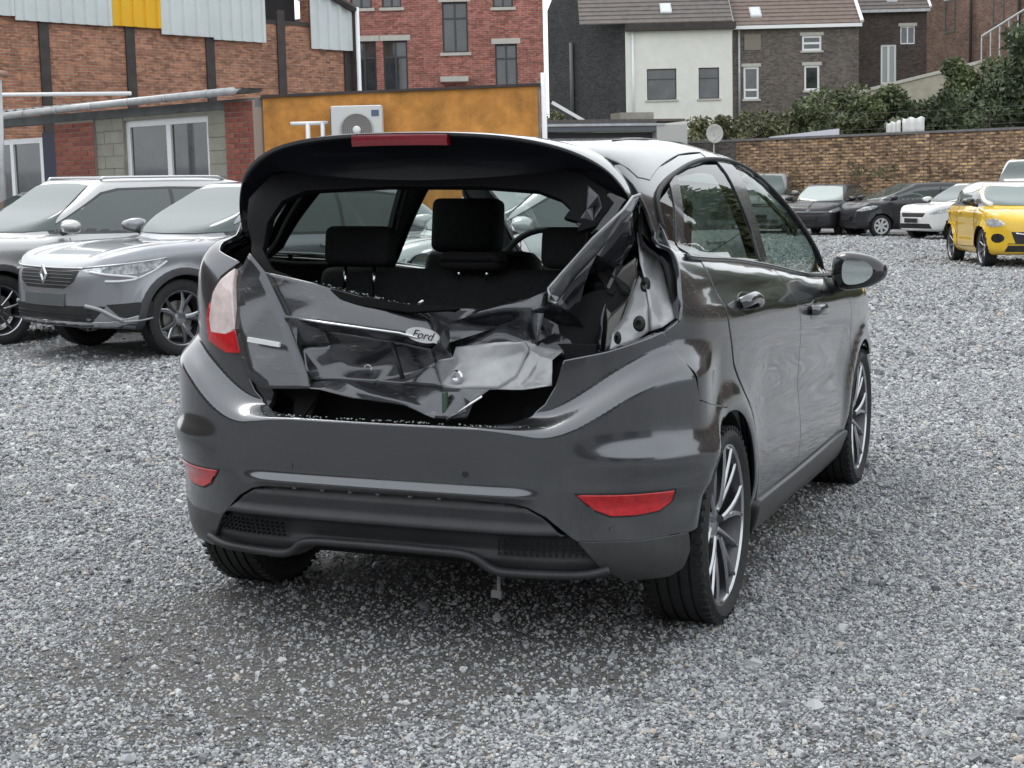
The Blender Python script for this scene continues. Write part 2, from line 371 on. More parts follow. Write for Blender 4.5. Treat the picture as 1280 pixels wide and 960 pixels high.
def panel(name, form, dom, outline, m, parent=None, holes=(), res=.035, bres=.02, off=0., thick=.012, rim=.003, mirror=False, disp=None, smooth_outline=False, shrink=0., extra=None, skip=None):
    if smooth_outline: outline = catmull(outline, True, 6)
    ab, Fc = cdt(outline, holes, res, bres, extra, skip)
    O, D, tm = dom_rays(dom, ab); P, ok = form.cast(O, D, tm)
    Fc = Fc[ok[Fc].all(1)]
    N = form.grad(P)
    if disp is not None: P = disp(P, N, ab); 
    P = P + N * off
    a, b, c = P[Fc[:, 0]], P[Fc[:, 1]], P[Fc[:, 2]]
    fl = (np.cross(b - a, c - a) * N[Fc].mean(1)).sum(1) < 0
    Fc[fl] = Fc[fl][:, ::-1]
    used = np.unique(Fc); mp = np.full(len(P), -1); mp[used] = np.arange(len(used)); P, N, Fc = P[used], N[used], mp[Fc]
    V, F2, NN = sheet(P, N, Fc, thick, rim)
    if mirror: V = [(-v[0], v[1], v[2]) for v in V]; F2 = [f[::-1] for f in F2]; NN = [(-v[0], v[1], v[2]) for v in NN]
    o = mk(name, V, F2, m, parent)
    if disp is None:
        NN = np.array(NN); NN /= np.linalg.norm(NN, axis=1)[:, None] + 1e-9; o.data.normals_split_custom_set_from_vertices([tuple(n) for n in NN])
    return o
def on_form(form, dom, pts, off=0.):
    ab = np.array(pts, float); O, D, tm = dom_rays(dom, ab); P, ok = form.cast(O, D, tm); N = form.grad(P)
    return (P + N * off)[ok]
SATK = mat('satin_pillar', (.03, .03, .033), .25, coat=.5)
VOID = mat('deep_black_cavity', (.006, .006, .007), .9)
# ---------------------------------------------------------------- gravel yard
VIEW = Vector((-math.sin(YAW), math.cos(YAW), 0)); RIGHT = Vector((math.cos(YAW), math.sin(YAW), 0)); CAMXY = Vector((1.9773, -4.7003, 0))
def at(lat, dep, z=0.):
    """metres to the right of / ahead of the photographer's spot"""
    p = CAMXY + RIGHT * lat + VIEW * dep; return (p.x, p.y, z)
def gz(x, y):
    """gentle relief of the yard: flat round the wreck, falling away to the left"""
    x = np.asarray(x, float); y = np.asarray(y, float)
    lat = (x - CAMXY.x) * RIGHT.x + (y - CAMXY.y) * RIGHT.y; dep = (x - CAMXY.x) * VIEW.x + (y - CAMXY.y) * VIEW.y
    return -.17 * sstep(-lat, 1.2, 3.4) * sstep(dep, 8.5, 12.5) + .008 * np.sin(x * 1.7 + 1) * np.sin(y * 1.3 + 2) * sstep(np.hypot(x, y - 1), 3.2, 5)
def dirt_and_shade(x, y):
    """0 clean gravel .. 1 bare earth; shade under and round the wreck is painted in too"""
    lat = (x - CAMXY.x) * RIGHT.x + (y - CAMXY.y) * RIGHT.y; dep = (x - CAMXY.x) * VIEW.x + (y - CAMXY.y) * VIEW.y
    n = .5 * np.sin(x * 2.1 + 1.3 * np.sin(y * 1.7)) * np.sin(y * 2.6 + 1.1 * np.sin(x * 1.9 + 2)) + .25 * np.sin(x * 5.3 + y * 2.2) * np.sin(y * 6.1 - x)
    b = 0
    for l0, d0, rl, rd, w in ((-1.05, 4.35, .85, .5, 1.), (-.62, 4.95, .7, .4, .9), (-.25, 4.2, .4, .35, .7), (0, 5.05, .8, .25, .9), (1.2, 6.3, .22, .7, .6), (-1.4, 6.5, 1.3, .5, .4), (-2.2, 5.0, .5, .6, .5), (-.7, 3.75, .6, .3, .5), (-1.6, 5.6, .5, .35, .5), (-2.6, 7.6, .9, .5, .6), (-2.0, 9.2, 1.2, .5, .45), (-3.2, 10.5, 1.6, .7, .5), (.9, 3.85, .3, .2, .35), (1.6, 9.8, .8, .35, .35), (2.5, 14., 2.2, .6, .35), (4., 20., 3., 1.2, .3), (2.0, 6.4, .7, .12, .3)):  # bare patches, plus shade painted behind the bumper and beside the sill
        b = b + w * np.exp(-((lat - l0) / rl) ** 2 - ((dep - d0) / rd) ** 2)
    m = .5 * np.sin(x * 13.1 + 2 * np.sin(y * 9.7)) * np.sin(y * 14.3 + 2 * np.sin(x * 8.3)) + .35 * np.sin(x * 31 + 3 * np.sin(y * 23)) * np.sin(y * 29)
    return np.clip(b * .58 * (1 + n) + .19 + .75 * sstep(.95 - np.abs(x), 0, .3) * sstep(y, -1.0, -.5) * sstep(y, 3.5, 3.1) + .2 * n + .42 * m, 0, .9)  # footprint term paints the shade under the wreck into the ground
def grid_axis(lo, hi, fine_lo, fine_hi, f, c):
    return np.unique(np.round(np.concatenate([np.arange(lo, fine_lo, c), np.arange(fine_lo, fine_hi, f), np.arange(fine_hi, hi + c, c)]), 4))
gx = np.concatenate([[-900, -300, -120], grid_axis(-60, 60, -6, 6, .12, 3.), [120, 300, 900]]); gy = np.concatenate([[-900, -300, -100], grid_axis(-50, 60, -5, 14, .12, 3.), [120, 300, 900]])
GX, GY = np.meshgrid(gx, gy, indexing='ij'); nxg, nyg = GX.shape
V = np.stack([GX.ravel(), GY.ravel(), gz(GX.ravel(), GY.ravel())], -1)
Fc = [(i * nyg + j, (i + 1) * nyg + j, (i + 1) * nyg + j + 1, i * nyg + j + 1) for i in range(nxg - 1) for j in range(nyg - 1)]
def gravel_mat():
    m, t, b, L = nt('gravel'); N = t.nodes.new
    tc = N('ShaderNodeTexCoord'); at_ = N('ShaderNodeAttribute'); at_.attribute_name = 'dirt_and_shade'
    def vor(s):
        v = N('ShaderNodeTexVoronoi'); v.inputs['Scale'].default_value = s; L(tc.outputs['Object'], v.inputs['Vector']); return v
    v1 = vor(75); v2 = vor(24)
    sep = N('ShaderNodeSeparateColor'); L(v1.outputs['Color'], sep.inputs[0])
    r1 = N('ShaderNodeValToRGB'); e = r1.color_ramp.elements
    e[0].color = (.22, .226, .235, 1); e[1].position = 1; e[1].color = (.90, .91, .91, 1)
    for p_, c_ in ((.3, (.38, .39, .405)), (.65, (.56, .575, .59)), (.88, (.70, .715, .72))):
        q = e.new(p_); q.color = (*c_, 1)
    L(sep.outputs[0], r1.inputs[0])
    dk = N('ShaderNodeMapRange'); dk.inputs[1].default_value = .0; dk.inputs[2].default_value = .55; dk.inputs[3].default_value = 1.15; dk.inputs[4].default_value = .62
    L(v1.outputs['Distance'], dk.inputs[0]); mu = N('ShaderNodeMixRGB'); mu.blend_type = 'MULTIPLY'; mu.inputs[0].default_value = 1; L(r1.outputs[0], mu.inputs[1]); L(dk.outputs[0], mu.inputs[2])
    n1 = N('ShaderNodeTexNoise'); n1.inputs['Scale'].default_value = .9; n1.inputs['Detail'].default_value = 7; n1.inputs['Roughness'].default_value = .65; L(tc.outputs['Object'], n1.inputs['Vector'])
    rr = N('ShaderNodeMapRange'); rr.inputs[1].default_value = .35; rr.inputs[2].default_value = .7; rr.inputs[3].default_value = .78; rr.inputs[4].default_value = 1.15; L(n1.outputs['Fac'], rr.inputs[0])
    mu2 = N('ShaderNodeMixRGB'); mu2.blend_type = 'MULTIPLY'; mu2.inputs[0].default_value = 1; L(mu.outputs[0], mu2.inputs[1]); L(rr.outputs[0], mu2.inputs[2])
    n2 = N('ShaderNodeTexNoise'); n2.inputs['Scale'].default_value = 45; n2.inputs['Detail'].default_value = 6; n2.inputs['Roughness'].default_value = .8; L(tc.outputs['Object'], n2.inputs['Vector'])
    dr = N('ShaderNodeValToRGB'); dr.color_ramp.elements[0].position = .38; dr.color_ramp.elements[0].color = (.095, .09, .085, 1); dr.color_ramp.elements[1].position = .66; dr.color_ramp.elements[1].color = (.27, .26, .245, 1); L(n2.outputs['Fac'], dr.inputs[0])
    # earth and painted shade show between the stones: more where the attribute is high
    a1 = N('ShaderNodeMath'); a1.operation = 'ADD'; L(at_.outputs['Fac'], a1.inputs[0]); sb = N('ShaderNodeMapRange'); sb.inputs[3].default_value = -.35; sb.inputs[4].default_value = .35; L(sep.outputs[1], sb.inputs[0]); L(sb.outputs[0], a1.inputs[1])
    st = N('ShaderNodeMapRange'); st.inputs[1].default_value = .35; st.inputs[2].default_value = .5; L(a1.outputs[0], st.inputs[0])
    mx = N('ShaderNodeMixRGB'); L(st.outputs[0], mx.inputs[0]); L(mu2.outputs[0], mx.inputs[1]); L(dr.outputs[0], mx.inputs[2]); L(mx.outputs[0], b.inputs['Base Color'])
    bp = N('ShaderNodeBump'); bp.inputs['Strength'].default_value = .9; bp.inputs['Distance'].default_value = .012; bp.invert = True; L(v1.outputs['Distance'], bp.inputs['Height'])
    bp2 = N('ShaderNodeBump'); bp2.inputs['Strength'].default_value = .9; bp2.inputs['Distance'].default_value = .03; L(n2.outputs['Fac'], bp2.inputs['Height']); L(bp.outputs[0], bp2.inputs['Normal']); L(bp2.outputs[0], b.inputs['Normal'])
    b.inputs['Roughness'].default_value = .75; return m
ground = mk('ground', V, Fc, gravel_mat(), smooth=True); tag(ground, 'pale grey gravel yard with bare earth patches and shade painted in round the wreck', kind='structure')
at_d = ground.data.attributes.new('dirt_and_shade', 'FLOAT', 'POINT'); at_d.data.foreach_set('value', dirt_and_shade(V[:, 0], V[:, 1]).astype('f'))

def stone_mat():
    m, t, b, L = nt('gravel_stone'); N = t.nodes.new
    oi = N('ShaderNodeObjectInfo'); r1 = N('ShaderNodeValToRGB'); e = r1.color_ramp.elements
    e[0].color = (.14, .145, .155, 1); e[1].position = 1; e[1].color = (.62, .64, .64, 1)
    for p_, c_ in ((.15, (.19, .195, .21)), (.4, (.31, .32, .335)), (.7, (.42, .435, .445)), (.9, (.50, .515, .52)), (.94, (.42, .36, .30))):
        q = e.new(p_); q.color = (*c_, 1)
    L(oi.outputs['Random'], r1.inputs[0]); L(r1.outputs[0], b.inputs['Base Color']); b.inputs['Roughness'].default_value = .62
    return m
def scatter():
    rg = np.random.default_rng(3); P = []
    for d0, d1, dens, s0 in ((2.3, 5.2, 16500, .0041), (5.2, 7.5, 10500, .0050), (7.5, 11, 5000, .0070), (11, 17, 1800, .0105), (17, 27, 800, .012), (27, 46, 230, .017)):
        kw = .52 if d0 < 16 else .42; n = int(dens * (kw * (d1 ** 2 - d0 ** 2)))
        d = np.sqrt(rg.uniform(d0 ** 2, d1 ** 2, n)); l = rg.uniform(-kw, kw, n) * d; ok = rg.random(n) < sstep(kw - np.abs(l / d), 0, .08); d, l = d[ok], l[ok]; n = len(d)
        x = CAMXY.x + RIGHT.x * l + VIEW.x * d; y = CAMXY.y + RIGHT.y * l + VIEW.y * d
        keep = rg.random(n) > dirt_and_shade(x, y) * .97 - .02; x, y = x[keep], y[keep]; n = len(x)
        s = s0 * np.exp(rg.normal(0, .33, n)); s = np.where(rg.random(n) < .004, s * 2.2, s)
        P.append(np.stack([x, y, gz(x, y) + s * rg.uniform(-.1, .7, n), s], -1))
    for d0, d1, dens in ((3.0, 5.0, 3500), (5.0, 7.5, 2000)):      # grit on the bare earth and painted shade
        n = int(dens * (.40 * (d1 ** 2 - d0 ** 2))); d = np.sqrt(rg.uniform(d0 ** 2, d1 ** 2, n)); l = rg.uniform(-.40, .40, n) * d
        x = CAMXY.x + RIGHT.x * l + VIEW.x * d; y = CAMXY.y + RIGHT.y * l + VIEW.y * d; keep = dirt_and_shade(x, y) > .3; x, y = x[keep], y[keep]; n = len(x); s = .0021 * np.exp(rg.normal(0, .3, n))
        P.append(np.stack([x, y, gz(x, y) + s * .2, s], -1))
    P = np.concatenate(P); n = len(P)
    me = bpy.data.meshes.new('gravel_stones'); me.vertices.add(n); me.vertices.foreach_set('co', P[:, :3].astype('f').ravel())
    a = me.attributes.new('size', 'FLOAT', 'POINT'); a.data.foreach_set('value', P[:, 3].astype('f'))
    a = me.attributes.new('turn', 'FLOAT_VECTOR', 'POINT'); a.data.foreach_set('vector', np.stack([rg.normal(0, .5, n), rg.normal(0, .5, n), rg.uniform(0, 6.28, n)], -1).astype('f').ravel())
    a = me.attributes.new('pick', 'INT', 'POINT'); a.data.foreach_set('value', rg.integers(0, 4, n).astype('i'))
    o = bpy.data.objects.new('gravel_stones', me); COL.objects.link(o); tag(o, 'loose grey crushed stones lying over the yard', 'gravel', kind='stuff')
    g = bpy.data.node_groups.new('scatter_stones', 'GeometryNodeTree'); g.interface.new_socket('Geometry', in_out='INPUT', socket_type='NodeSocketGeometry'); g.interface.new_socket('Geometry', in_out='OUTPUT', socket_type='NodeSocketGeometry')
    N = g.nodes.new; L = g.links.new; gi = N('NodeGroupInput'); go = N('NodeGroupOutput'); iop = N('GeometryNodeInstanceOnPoints'); gti = N('GeometryNodeGeometryToInstance')
    for k, sc in enumerate(((1.25, .95, .7), (1.0, 1.15, .62), (1.4, .8, .75), (1.0, .9, .9))):
        ico = N('GeometryNodeMeshIcoSphere'); ico.inputs['Radius'].default_value = 1; ico.inputs['Subdivisions'].default_value = 1 if k else 2
        sp = N('GeometryNodeSetPosition'); nz = N('ShaderNodeTexNoise'); nz.inputs['Scale'].default_value = 1.1 + .3 * k; nz.inputs['Detail'].default_value = 1
        vm = N('ShaderNodeVectorMath'); vm.operation = 'SUBTRACT'; vm.inputs[1].default_value = (.5, .5, .5); vs = N('ShaderNodeVectorMath'); vs.operation = 'SCALE'; vs.inputs['Scale'].default_value = 1.9
        L(nz.outputs['Color'], vm.inputs[0]); L(vm.outputs[0], vs.inputs[0]); L(vs.outputs[0], sp.inputs['Offset'])
        tr = N('GeometryNodeTransform'); tr.inputs['Scale'].default_value = sc; sm = N('GeometryNodeSetMaterial'); sm.inputs['Material'].default_value = STONE
        sh = N('GeometryNodeSetShadeSmooth'); sh.inputs['Shade Smooth'].default_value = False
        L(ico.outputs[0], sp.inputs[0]); L(sp.outputs[0], tr.inputs[0]); L(tr.outputs[0], sh.inputs[0]); L(sh.outputs[0], sm.inputs[0]); L(sm.outputs[0], gti.inputs[0])
    def na(nm, tp):
        q = N('GeometryNodeInputNamedAttribute'); q.data_type = tp; q.inputs[0].default_value = nm; return q
    s_, t_, p_ = na('size', 'FLOAT'), na('turn', 'FLOAT_VECTOR'), na('pick', 'INT')
    e2r = N('FunctionNodeEulerToRotation'); L(t_.outputs[0], e2r.inputs[0])
    iop.inputs['Pick Instance'].default_value = True
    m2p = N('GeometryNodeMeshToPoints'); L(gi.outputs[0], m2p.inputs[0]); L(m2p.outputs[0], iop.inputs['Points']); L(gti.outputs[0], iop.inputs['Instance'])
    L(s_.outputs[0], iop.inputs['Scale']); L(e2r.outputs[0], iop.inputs['Rotation']); L(p_.outputs[0], iop.inputs['Instance Index']); L(iop.outputs[0], go.inputs[0])
    o.modifiers.new('scatter', 'NODES').node_group = g
    print('stones', n)
STONE = stone_mat()
scatter()
# ---------------------------------------------------------------- buildings and walls
from mathutils import Quaternion
LEAN = Matrix.Rotation(-.02, 4, VIEW)
def W2(lat, dep, z=0.): return Vector(at(lat, dep, z))
def frame(name, a, b, label, cat, base=0.):
    """empty at point a (lat, dep); its local X runs along the wall to b, local Y goes into the building"""
    A, B = W2(*a), W2(*b); d = B - A; o = bpy.data.objects.new(name, None); COL.objects.link(o)
    M = Matrix.Translation(A + Vector((0, 0, base))) @ LEAN @ Matrix.Rotation(math.atan2(d.y, d.x), 4, 'Z'); o.matrix_world = M
    tag(o, label, cat); return o, d.length
def brick_mat(name, c1, c2, mortar, bw=.22, bh=.065, ms=.012, var=.35, wear=.3, rough=.85, rot=True, wcol=None):
    m, t, b, L = nt(name); N = t.nodes.new
    tc = N('ShaderNodeTexCoord'); mp = N('ShaderNodeMapping'); mp.inputs['Rotation'].default_value = (R(90), 0, 0)
    sx = N('ShaderNodeSeparateXYZ'); ad = N('ShaderNodeMath'); ad.operation = 'ADD'; cb = N('ShaderNodeCombineXYZ')
    L(tc.outputs['Object'], sx.inputs[0]); L(sx.outputs[0], ad.inputs[0]); L(sx.outputs[1], ad.inputs[1]); L(ad.outputs[0], cb.inputs[0]); L(sx.outputs[2], cb.inputs[1])
    br = N('ShaderNodeTexBrick'); br.inputs['Scale'].default_value = 1; br.inputs['Brick Width'].default_value = bw; br.inputs['Row Height'].default_value = bh; br.inputs['Mortar Size'].default_value = ms; br.inputs['Mortar Smooth'].default_value = .3
    br.inputs['Color1'].default_value = (*c1, 1); br.inputs['Color2'].default_value = (*c2, 1); br.inputs['Mortar'].default_value = (*mortar, 1); br.inputs['Bias'].default_value = 0
    L(cb.outputs[0], br.inputs['Vector'])
    n = N('ShaderNodeTexNoise'); n.inputs['Scale'].default_value = .8; n.inputs['Detail'].default_value = 8; n.inputs['Roughness'].default_value = .7; L(tc.outputs['Object'], n.inputs['Vector'])
    r = N('ShaderNodeMapRange'); r.inputs[1].default_value = .3; r.inputs[2].default_value = .7; r.inputs[3].default_value = 1 - wear; r.inputs[4].default_value = 1 + wear; L(n.outputs['Fac'], r.inputs[0])
    v = N('ShaderNodeTexVoronoi'); v.inputs['Scale'].default_value = 6.5; vm = N('ShaderNodeMapping'); vm.inputs['Scale'].default_value = (1, 2.6, 1); L(cb.outputs[0], vm.inputs[0]); L(vm.outputs[0], v.inputs['Vector']); sc = N('ShaderNodeSeparateColor'); L(v.outputs['Color'], sc.inputs[0])
    r2 = N('ShaderNodeMapRange'); r2.inputs[3].default_value = 1 - var; r2.inputs[4].default_value = 1 + var; L(sc.outputs[0], r2.inputs[0])
    m1 = N('ShaderNodeMixRGB'); m1.blend_type = 'MULTIPLY'; m1.inputs[0].default_value = 1; L(br.outputs['Color'], m1.inputs[1]); L(r.outputs[0], m1.inputs[2])
    m2 = N('ShaderNodeMixRGB'); m2.blend_type = 'MULTIPLY'; m2.inputs[0].default_value = 1; L(m1.outputs[0], m2.inputs[1]); L(r2.outputs[0], m2.inputs[2])
    out = m2
    if wcol:
        n3 = N('ShaderNodeTexNoise'); n3.inputs['Scale'].default_value = 2.2; n3.inputs['Detail'].default_value = 9; n3.inputs['Roughness'].default_value = .75; L(tc.outputs['Object'], n3.inputs['Vector'])
        r3 = N('ShaderNodeMapRange'); r3.inputs[1].default_value = .52; r3.inputs[2].default_value = .66; r3.inputs[4].default_value = .75; L(n3.outputs['Fac'], r3.inputs[0])
        m3 = N('ShaderNodeMixRGB'); m3.inputs[2].default_value = (*wcol, 1); L(r3.outputs[0], m3.inputs[0]); L(m2.outputs[0], m3.inputs[1]); out = m3
    L(out.outputs[0], b.inputs['Base Color'])
    bp = N('ShaderNodeBump'); bp.inputs['Strength'].default_value = .8; bp.inputs['Distance'].default_value = .012; bp.invert = True; L(br.outputs['Fac'], bp.inputs['Height']); L(bp.outputs[0], b.inputs['Normal'])
    b.inputs['Roughness'].default_value = rough; return m
BR_OR = brick_mat('old_orange_brick', (.42, .17, .09), (.30, .12, .07), (.32, .24, .19), wear=.25, wcol=(.50, .27, .17))
BR_RED = brick_mat('red_brick', (.40, .12, .085), (.31, .095, .07), (.34, .22, .19), wear=.18, wcol=(.42, .22, .17))
BR_GRY = brick_mat('grey_brown_brick', (.165, .13, .112), (.125, .105, .095), (.15, .135, .125), wear=.2, wcol=(.22, .18, .16))
BR_DRK = brick_mat('dark_brick', (.040, .041, .046), (.052, .051, .056), (.042, .042, .045), wear=.3)
BR_BRN = brick_mat('brown_brick', (.10, .072, .064), (.075, .057, .052), (.09, .075, .068), wear=.25)
BR_FAR = brick_mat('far_red_brown_brick', (.21, .12, .085), (.16, .09, .07), (.20, .14, .11), wear=.35, wcol=(.28, .20, .16))
BR_YEL = brick_mat('garden_wall_brick', (.54, .35, .18), (.32, .19, .11), (.18, .14, .11), var=.65, wear=.25, bw=.25, bh=.095, ms=.02, wcol=(.19, .13, .095))
REND = mat('white_render', (.80, .79, .74), .85, noise=.06, nscale=1.5, bump=.2, bscale=20)
BLOCK = mat('concrete_block', (.32, .31, .26), .9, noise=.15, nscale=3, bump=.4, bscale=60)
OCH = mat('ochre_board', (.55, .245, .055), .8, noise=.42, nscale=2.6, bump=.15, bscale=30, detail=9)
SLATE = mat('slate_roof', (.115, .098, .09), .7, noise=.25, nscale=3, bump=.4, bscale=12); SLATE2 = mat('tile_roof', (.15, .11, .092), .75, noise=.22, nscale=3, bump=.4, bscale=12)
UPVC = mat('white_upvc', (.86, .87, .88), .35); DFRAME = mat('dark_window_frame', (.05, .055, .06), .4); WGL = mat('window_glass_dark', (.045, .05, .055), .05, spec=.8, coat=.5, noise=.6, nscale=1.2)
STONEL = mat('pale_stone', (.52, .50, .45), .8, noise=.1); STEELP = mat('dark_steel_post', (.05, .04, .038), .7, noise=.3, nscale=4)
WCLAD = mat('white_corrugated', (.62, .66, .66), .45, noise=.06, nscale=1); YCLAD = mat('yellow_corrugated', (.80, .45, .012), .45, noise=.05, nscale=1)
GALV = mat('galvanised', (.48, .49, .50), .45, metal=.3, noise=.2, nscale=4); FIBRE = mat('fibre_cement_roof', (.20, .21, .21), .85, noise=.3, nscale=2)
def wall_mb(L_, z0, z1, openings=(), th=.3, x0=0.):
    """wall slab in local XZ with rectangular openings (x0,x1,z0,z1)"""
    mb = MB(); xs = sorted(set([x0, L_] + [o[0] for o in openings] + [o[1] for o in openings])); zs = sorted(set([z0, z1] + [o[2] for o in openings] + [o[3] for o in openings]))
    for i in range(len(xs) - 1):
        j = 0
        while j < len(zs) - 1:
            def solid(j): return not any(o[0] <= (xs[i] + xs[i + 1]) / 2 <= o[1] and o[2] <= (zs[j] + zs[j + 1]) / 2 <= o[3] for o in openings)
            if solid(j):
                k = j
                while k + 1 < len(zs) - 1 and solid(k + 1): k += 1
                mb.bx(xs[i], xs[i + 1], 0, th, zs[j], zs[k + 1]); j = k + 1
            else: j += 1
    return mb
def window(parent, x0, x1, z0, z1, fm=UPVC, bars=(), cross=(), dep=.10, fw=.06, sill=None, lintel=None, glassm=None, inner=True):
    f = MB(); d = dep
    for a, b, c, e in ((x0, x1, z0, z0 + fw), (x0, x1, z1 - fw, z1), (x0, x0 + fw, z0 + fw, z1 - fw), (x1 - fw, x1, z0 + fw, z1 - fw)): f.bx(a, b, d, d + .06, c, e)
    for x in bars: f.bx(x - fw * .55, x + fw * .55, d - .006, d + .054, z0 + fw, z1 - fw)
    for z in cross: f.bx(x0 + fw, x1 - fw, d - .003, d + .057, z - fw * .5, z + fw * .5)
    o = f.build('window', fm, parent)
    g = MB(); xs = [x0 + fw] + list(bars) + [x1 - fw]
    for i in range(len(xs) - 1):
        p = MB(); p.bx(xs[i] + (.02 if i else 0), xs[i + 1], d + .03, d + .038, z0 + fw, z1 - fw); p.build('pane', glassm or WGL, o)
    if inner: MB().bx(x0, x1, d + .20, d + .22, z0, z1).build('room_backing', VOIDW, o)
    if sill: MB().bx(x0 - .08, x1 + .08, -.06, d, z0 - .09, z0).build('sill', sill, o)
    if lintel: MB().bx(x0 - .10, x1 + .10, -.015, .1, z1, z1 + .16).build('lintel', lintel, o)
    return o
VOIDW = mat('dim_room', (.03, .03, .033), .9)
def part(mb, nm, m, parent, **k): return mb.build(nm, m, parent, **k)

# workshop with brick infill and corrugated cladding, running away to the right
wk, WL = frame('workshop', (-14.2, 31.2), (-4.05, 42.2), 'long brick workshop with steel posts and white and yellow corrugated cladding', 'building')
def wkx(lat): return (lat + 14.2) / (14.2 - 4.05) * WL
part(wall_mb(WL, 0, 7.2, [(wkx(-5.98), wkx(-5.0), 5.35, 7.2)]), 'wall', BR_OR, wk)
for lat in (-12.6, -11.3, -10.12, -8.62, -7.1, -5.62, -4.14): part(MB().bx(wkx(lat) - .12, wkx(lat) + .12, -.05, 0, 0, 5.6), 'post', STEELP, wk)
def corr(nm, l0, l1, z0, z1, m, slope=0.):
    x0, x1 = wkx(l0), wkx(l1); n = max(2, int((x1 - x0) / .30)); V = []; px_ = []
    for k in range(n):
        a = x0 + (x1 - x0) * k / n; s = (x1 - x0) / n; px_ += [(a, -.10), (a + s * .62, -.10), (a + s * .70, -.15), (a + s * .92, -.15)]
    px_.append((x1, -.10)); N_ = len(px_)
    zt = lambda x: z1 - max(0, (x - x0)) * slope
    V = [(x, y, z0) for x, y in px_] + [(x, y, zt(x)) for x, y in px_] + [(x, y + .02, z0) for x, y in px_] + [(x, y + .02, zt(x)) for x, y in px_]
    Fc = [(i, i + 1, N_ + i + 1, N_ + i) for i in range(N_ - 1)] + [(2 * N_ + i + 1, 2 * N_ + i, 3 * N_ + i, 3 * N_ + i + 1) for i in range(N_ - 1)] + [(i + 1, i, 2 * N_ + i, 2 * N_ + i + 1) for i in range(N_ - 1)]
    return mk(nm, V, Fc, m, wk, smooth=False)
zc = 4.86
for i, (a, b, z0, m) in enumerate([(-13.6, -12.3, zc, WCLAD), (-12.3, -10.6, zc, WCLAD), (-10.6, -8.95, zc, WCLAD), (-8.95, -8.06, 4.94, YCLAD), (-8.06, -7.05, zc, WCLAD), (-7.05, -5.98, zc, WCLAD), (-5.0, -4.06, zc + .02, WCLAD)]):
    o = corr('cladding_sheet', a + .004, b - .004, z0 - .045 * ((a + b) / 2 + 8.5), 7.2 if i < 6 else 6.25, m, 0 if i < 6 else .32)
    if m is YCLAD: o['label'] = 'yellow cladding sheet'
part(MB().bx(wkx(-5.98), wkx(-5.0), .5, .55, 5.3, 7.2), 'dark_opening', VOIDW, wk)
tr_ = MB(); [tr_.tube([(wkx(-5.95) + i * .33, .2, 5.9 + (i % 2) * .5), (wkx(-5.95) + (i + 1) * .33, .2, 5.9 + ((i + 1) % 2) * .5)], .03, 6) for i in range(4)]; part(tr_, 'roof_truss', GALV, wk)
part(MB().bx(wkx(-5.98), wkx(-5.0), -.02, .12, 5.25, 5.35), 'beam', STEELP, wk)
part(MB().tube([(wkx(-5.1), -.2, 6.35), (WL + .0, -.2, 5.75)], .10, 6), 'verge', STEELP, wk)
part(MB().bx(WL - .04, WL + .02, -.2, 8, 0, 5.7), 'end_wall', STEELP, wk)
part(MB().tube([(WL + .04, -.25, 0), (WL + .04, -.25, 5.8)], .055, 8), 'downpipe', UPVC, wk, smooth=True)

# low shed with white window, in front of the workshop
sh, SL = frame('shed', (-10.2, 29.5), (-3.68, 23.9), 'low shed of red brick piers and concrete blocks with a white window', 'building')
sd = (23.9 - 29.5) / (-3.68 + 10.2)
def shx(px):   # local X where the wall meets the sight line at this bearing
    t = (px - 640) / 1988.; lat = (29.5 + sd * 10.2) * t / (1 - sd * t); return (lat + 10.2) / (10.2 - 3.68) * SL
X = {k: shx(k) for k in (9, 20, 28, 66, 86, 134, 163, 168, 272, 296, 331)}
winr = (X[168], X[272], 1.12, 2.36); door = (X[9], X[66], 0, 2.20)
wm_ = wall_mb(X[296], 0, 2.42, [winr], th=.25, x0=X[134]); part(wm_, 'block_wall', BLOCK, sh)
# individual concrete blocks proud of the wall
for k, (xa, xb) in enumerate(((X[134] + .01, X[168] - .01), (X[272] + .01, X[296] - .01))):
    for j in range(12):
        w_ = (xb - xa); cut = xa + w_ * (.62 if j % 2 else .30) if k == 0 else xb
        for a, b in (((xa, cut - .006), (cut + .006, xb)) if k == 0 else ((xa, xb),)): part(MB().bx(a, b, -.008 - .003 * ((j * 7 + k) % 3), .0, .02 + j * .20, .02 + j * .20 + .19), 'block', BLOCK, sh)
def brick_pier(xa, xb, z0, z1, y0=-.06):
    part(MB().bx(xa + .005, xb - .005, y0 + .012, .25, z0, z1), 'mortar_bed', mat('mortar', (.36, .30, .26), .95), sh)
    bms = [mat('pier_brick_%s' % c, col, .85, noise=.2, nscale=9) for c, col in (('a', (.27, .085, .06)), ('b', (.22, .07, .055)), ('c', (.31, .11, .075)))]
    nc = int((z1 - z0) / .077); cache = {}
    for j in range(nc):
        n = 3 if xb - xa > .5 else 2; L_ = (xb - xa); e = [xa] + [xa + L_ * ((i + (.5 if j % 2 else 0)) / n) for i in range(1 - j % 2, n)] + [xb]
        for a, b in zip(e[:-1], e[1:]):
            if b - a < .03: continue
            key = round(b - a, 2)
            if key not in cache: cache[key] = 0; o = MB().bx(0, b - a - .012, 0, .05, 0, .063).build('brick', bms[0], sh); cache[key] = o.data
            else: o = bpy.data.objects.new('brick', cache[key]); COL.objects.link(o); o.parent = sh
            o.location = (a + .006, y0 + random.uniform(-.003, .003), z0 + j * .077 + .007)
            if random.random() < .6: o.material_slots[0].link = 'OBJECT'; o.material_slots[0].material = random.choice(bms)
brick_pier(X[86], X[134], 1.0, 2.42); brick_pier(X[296], X[331], .9, 2.52)
part(MB().bx(X[86], X[134], -.06, .25, 0, 1.0), 'pier_base', BR_RED, sh); part(MB().bx(X[296], X[331], -.06, .25, 0, .9), 'pier_base', BR_RED, sh)
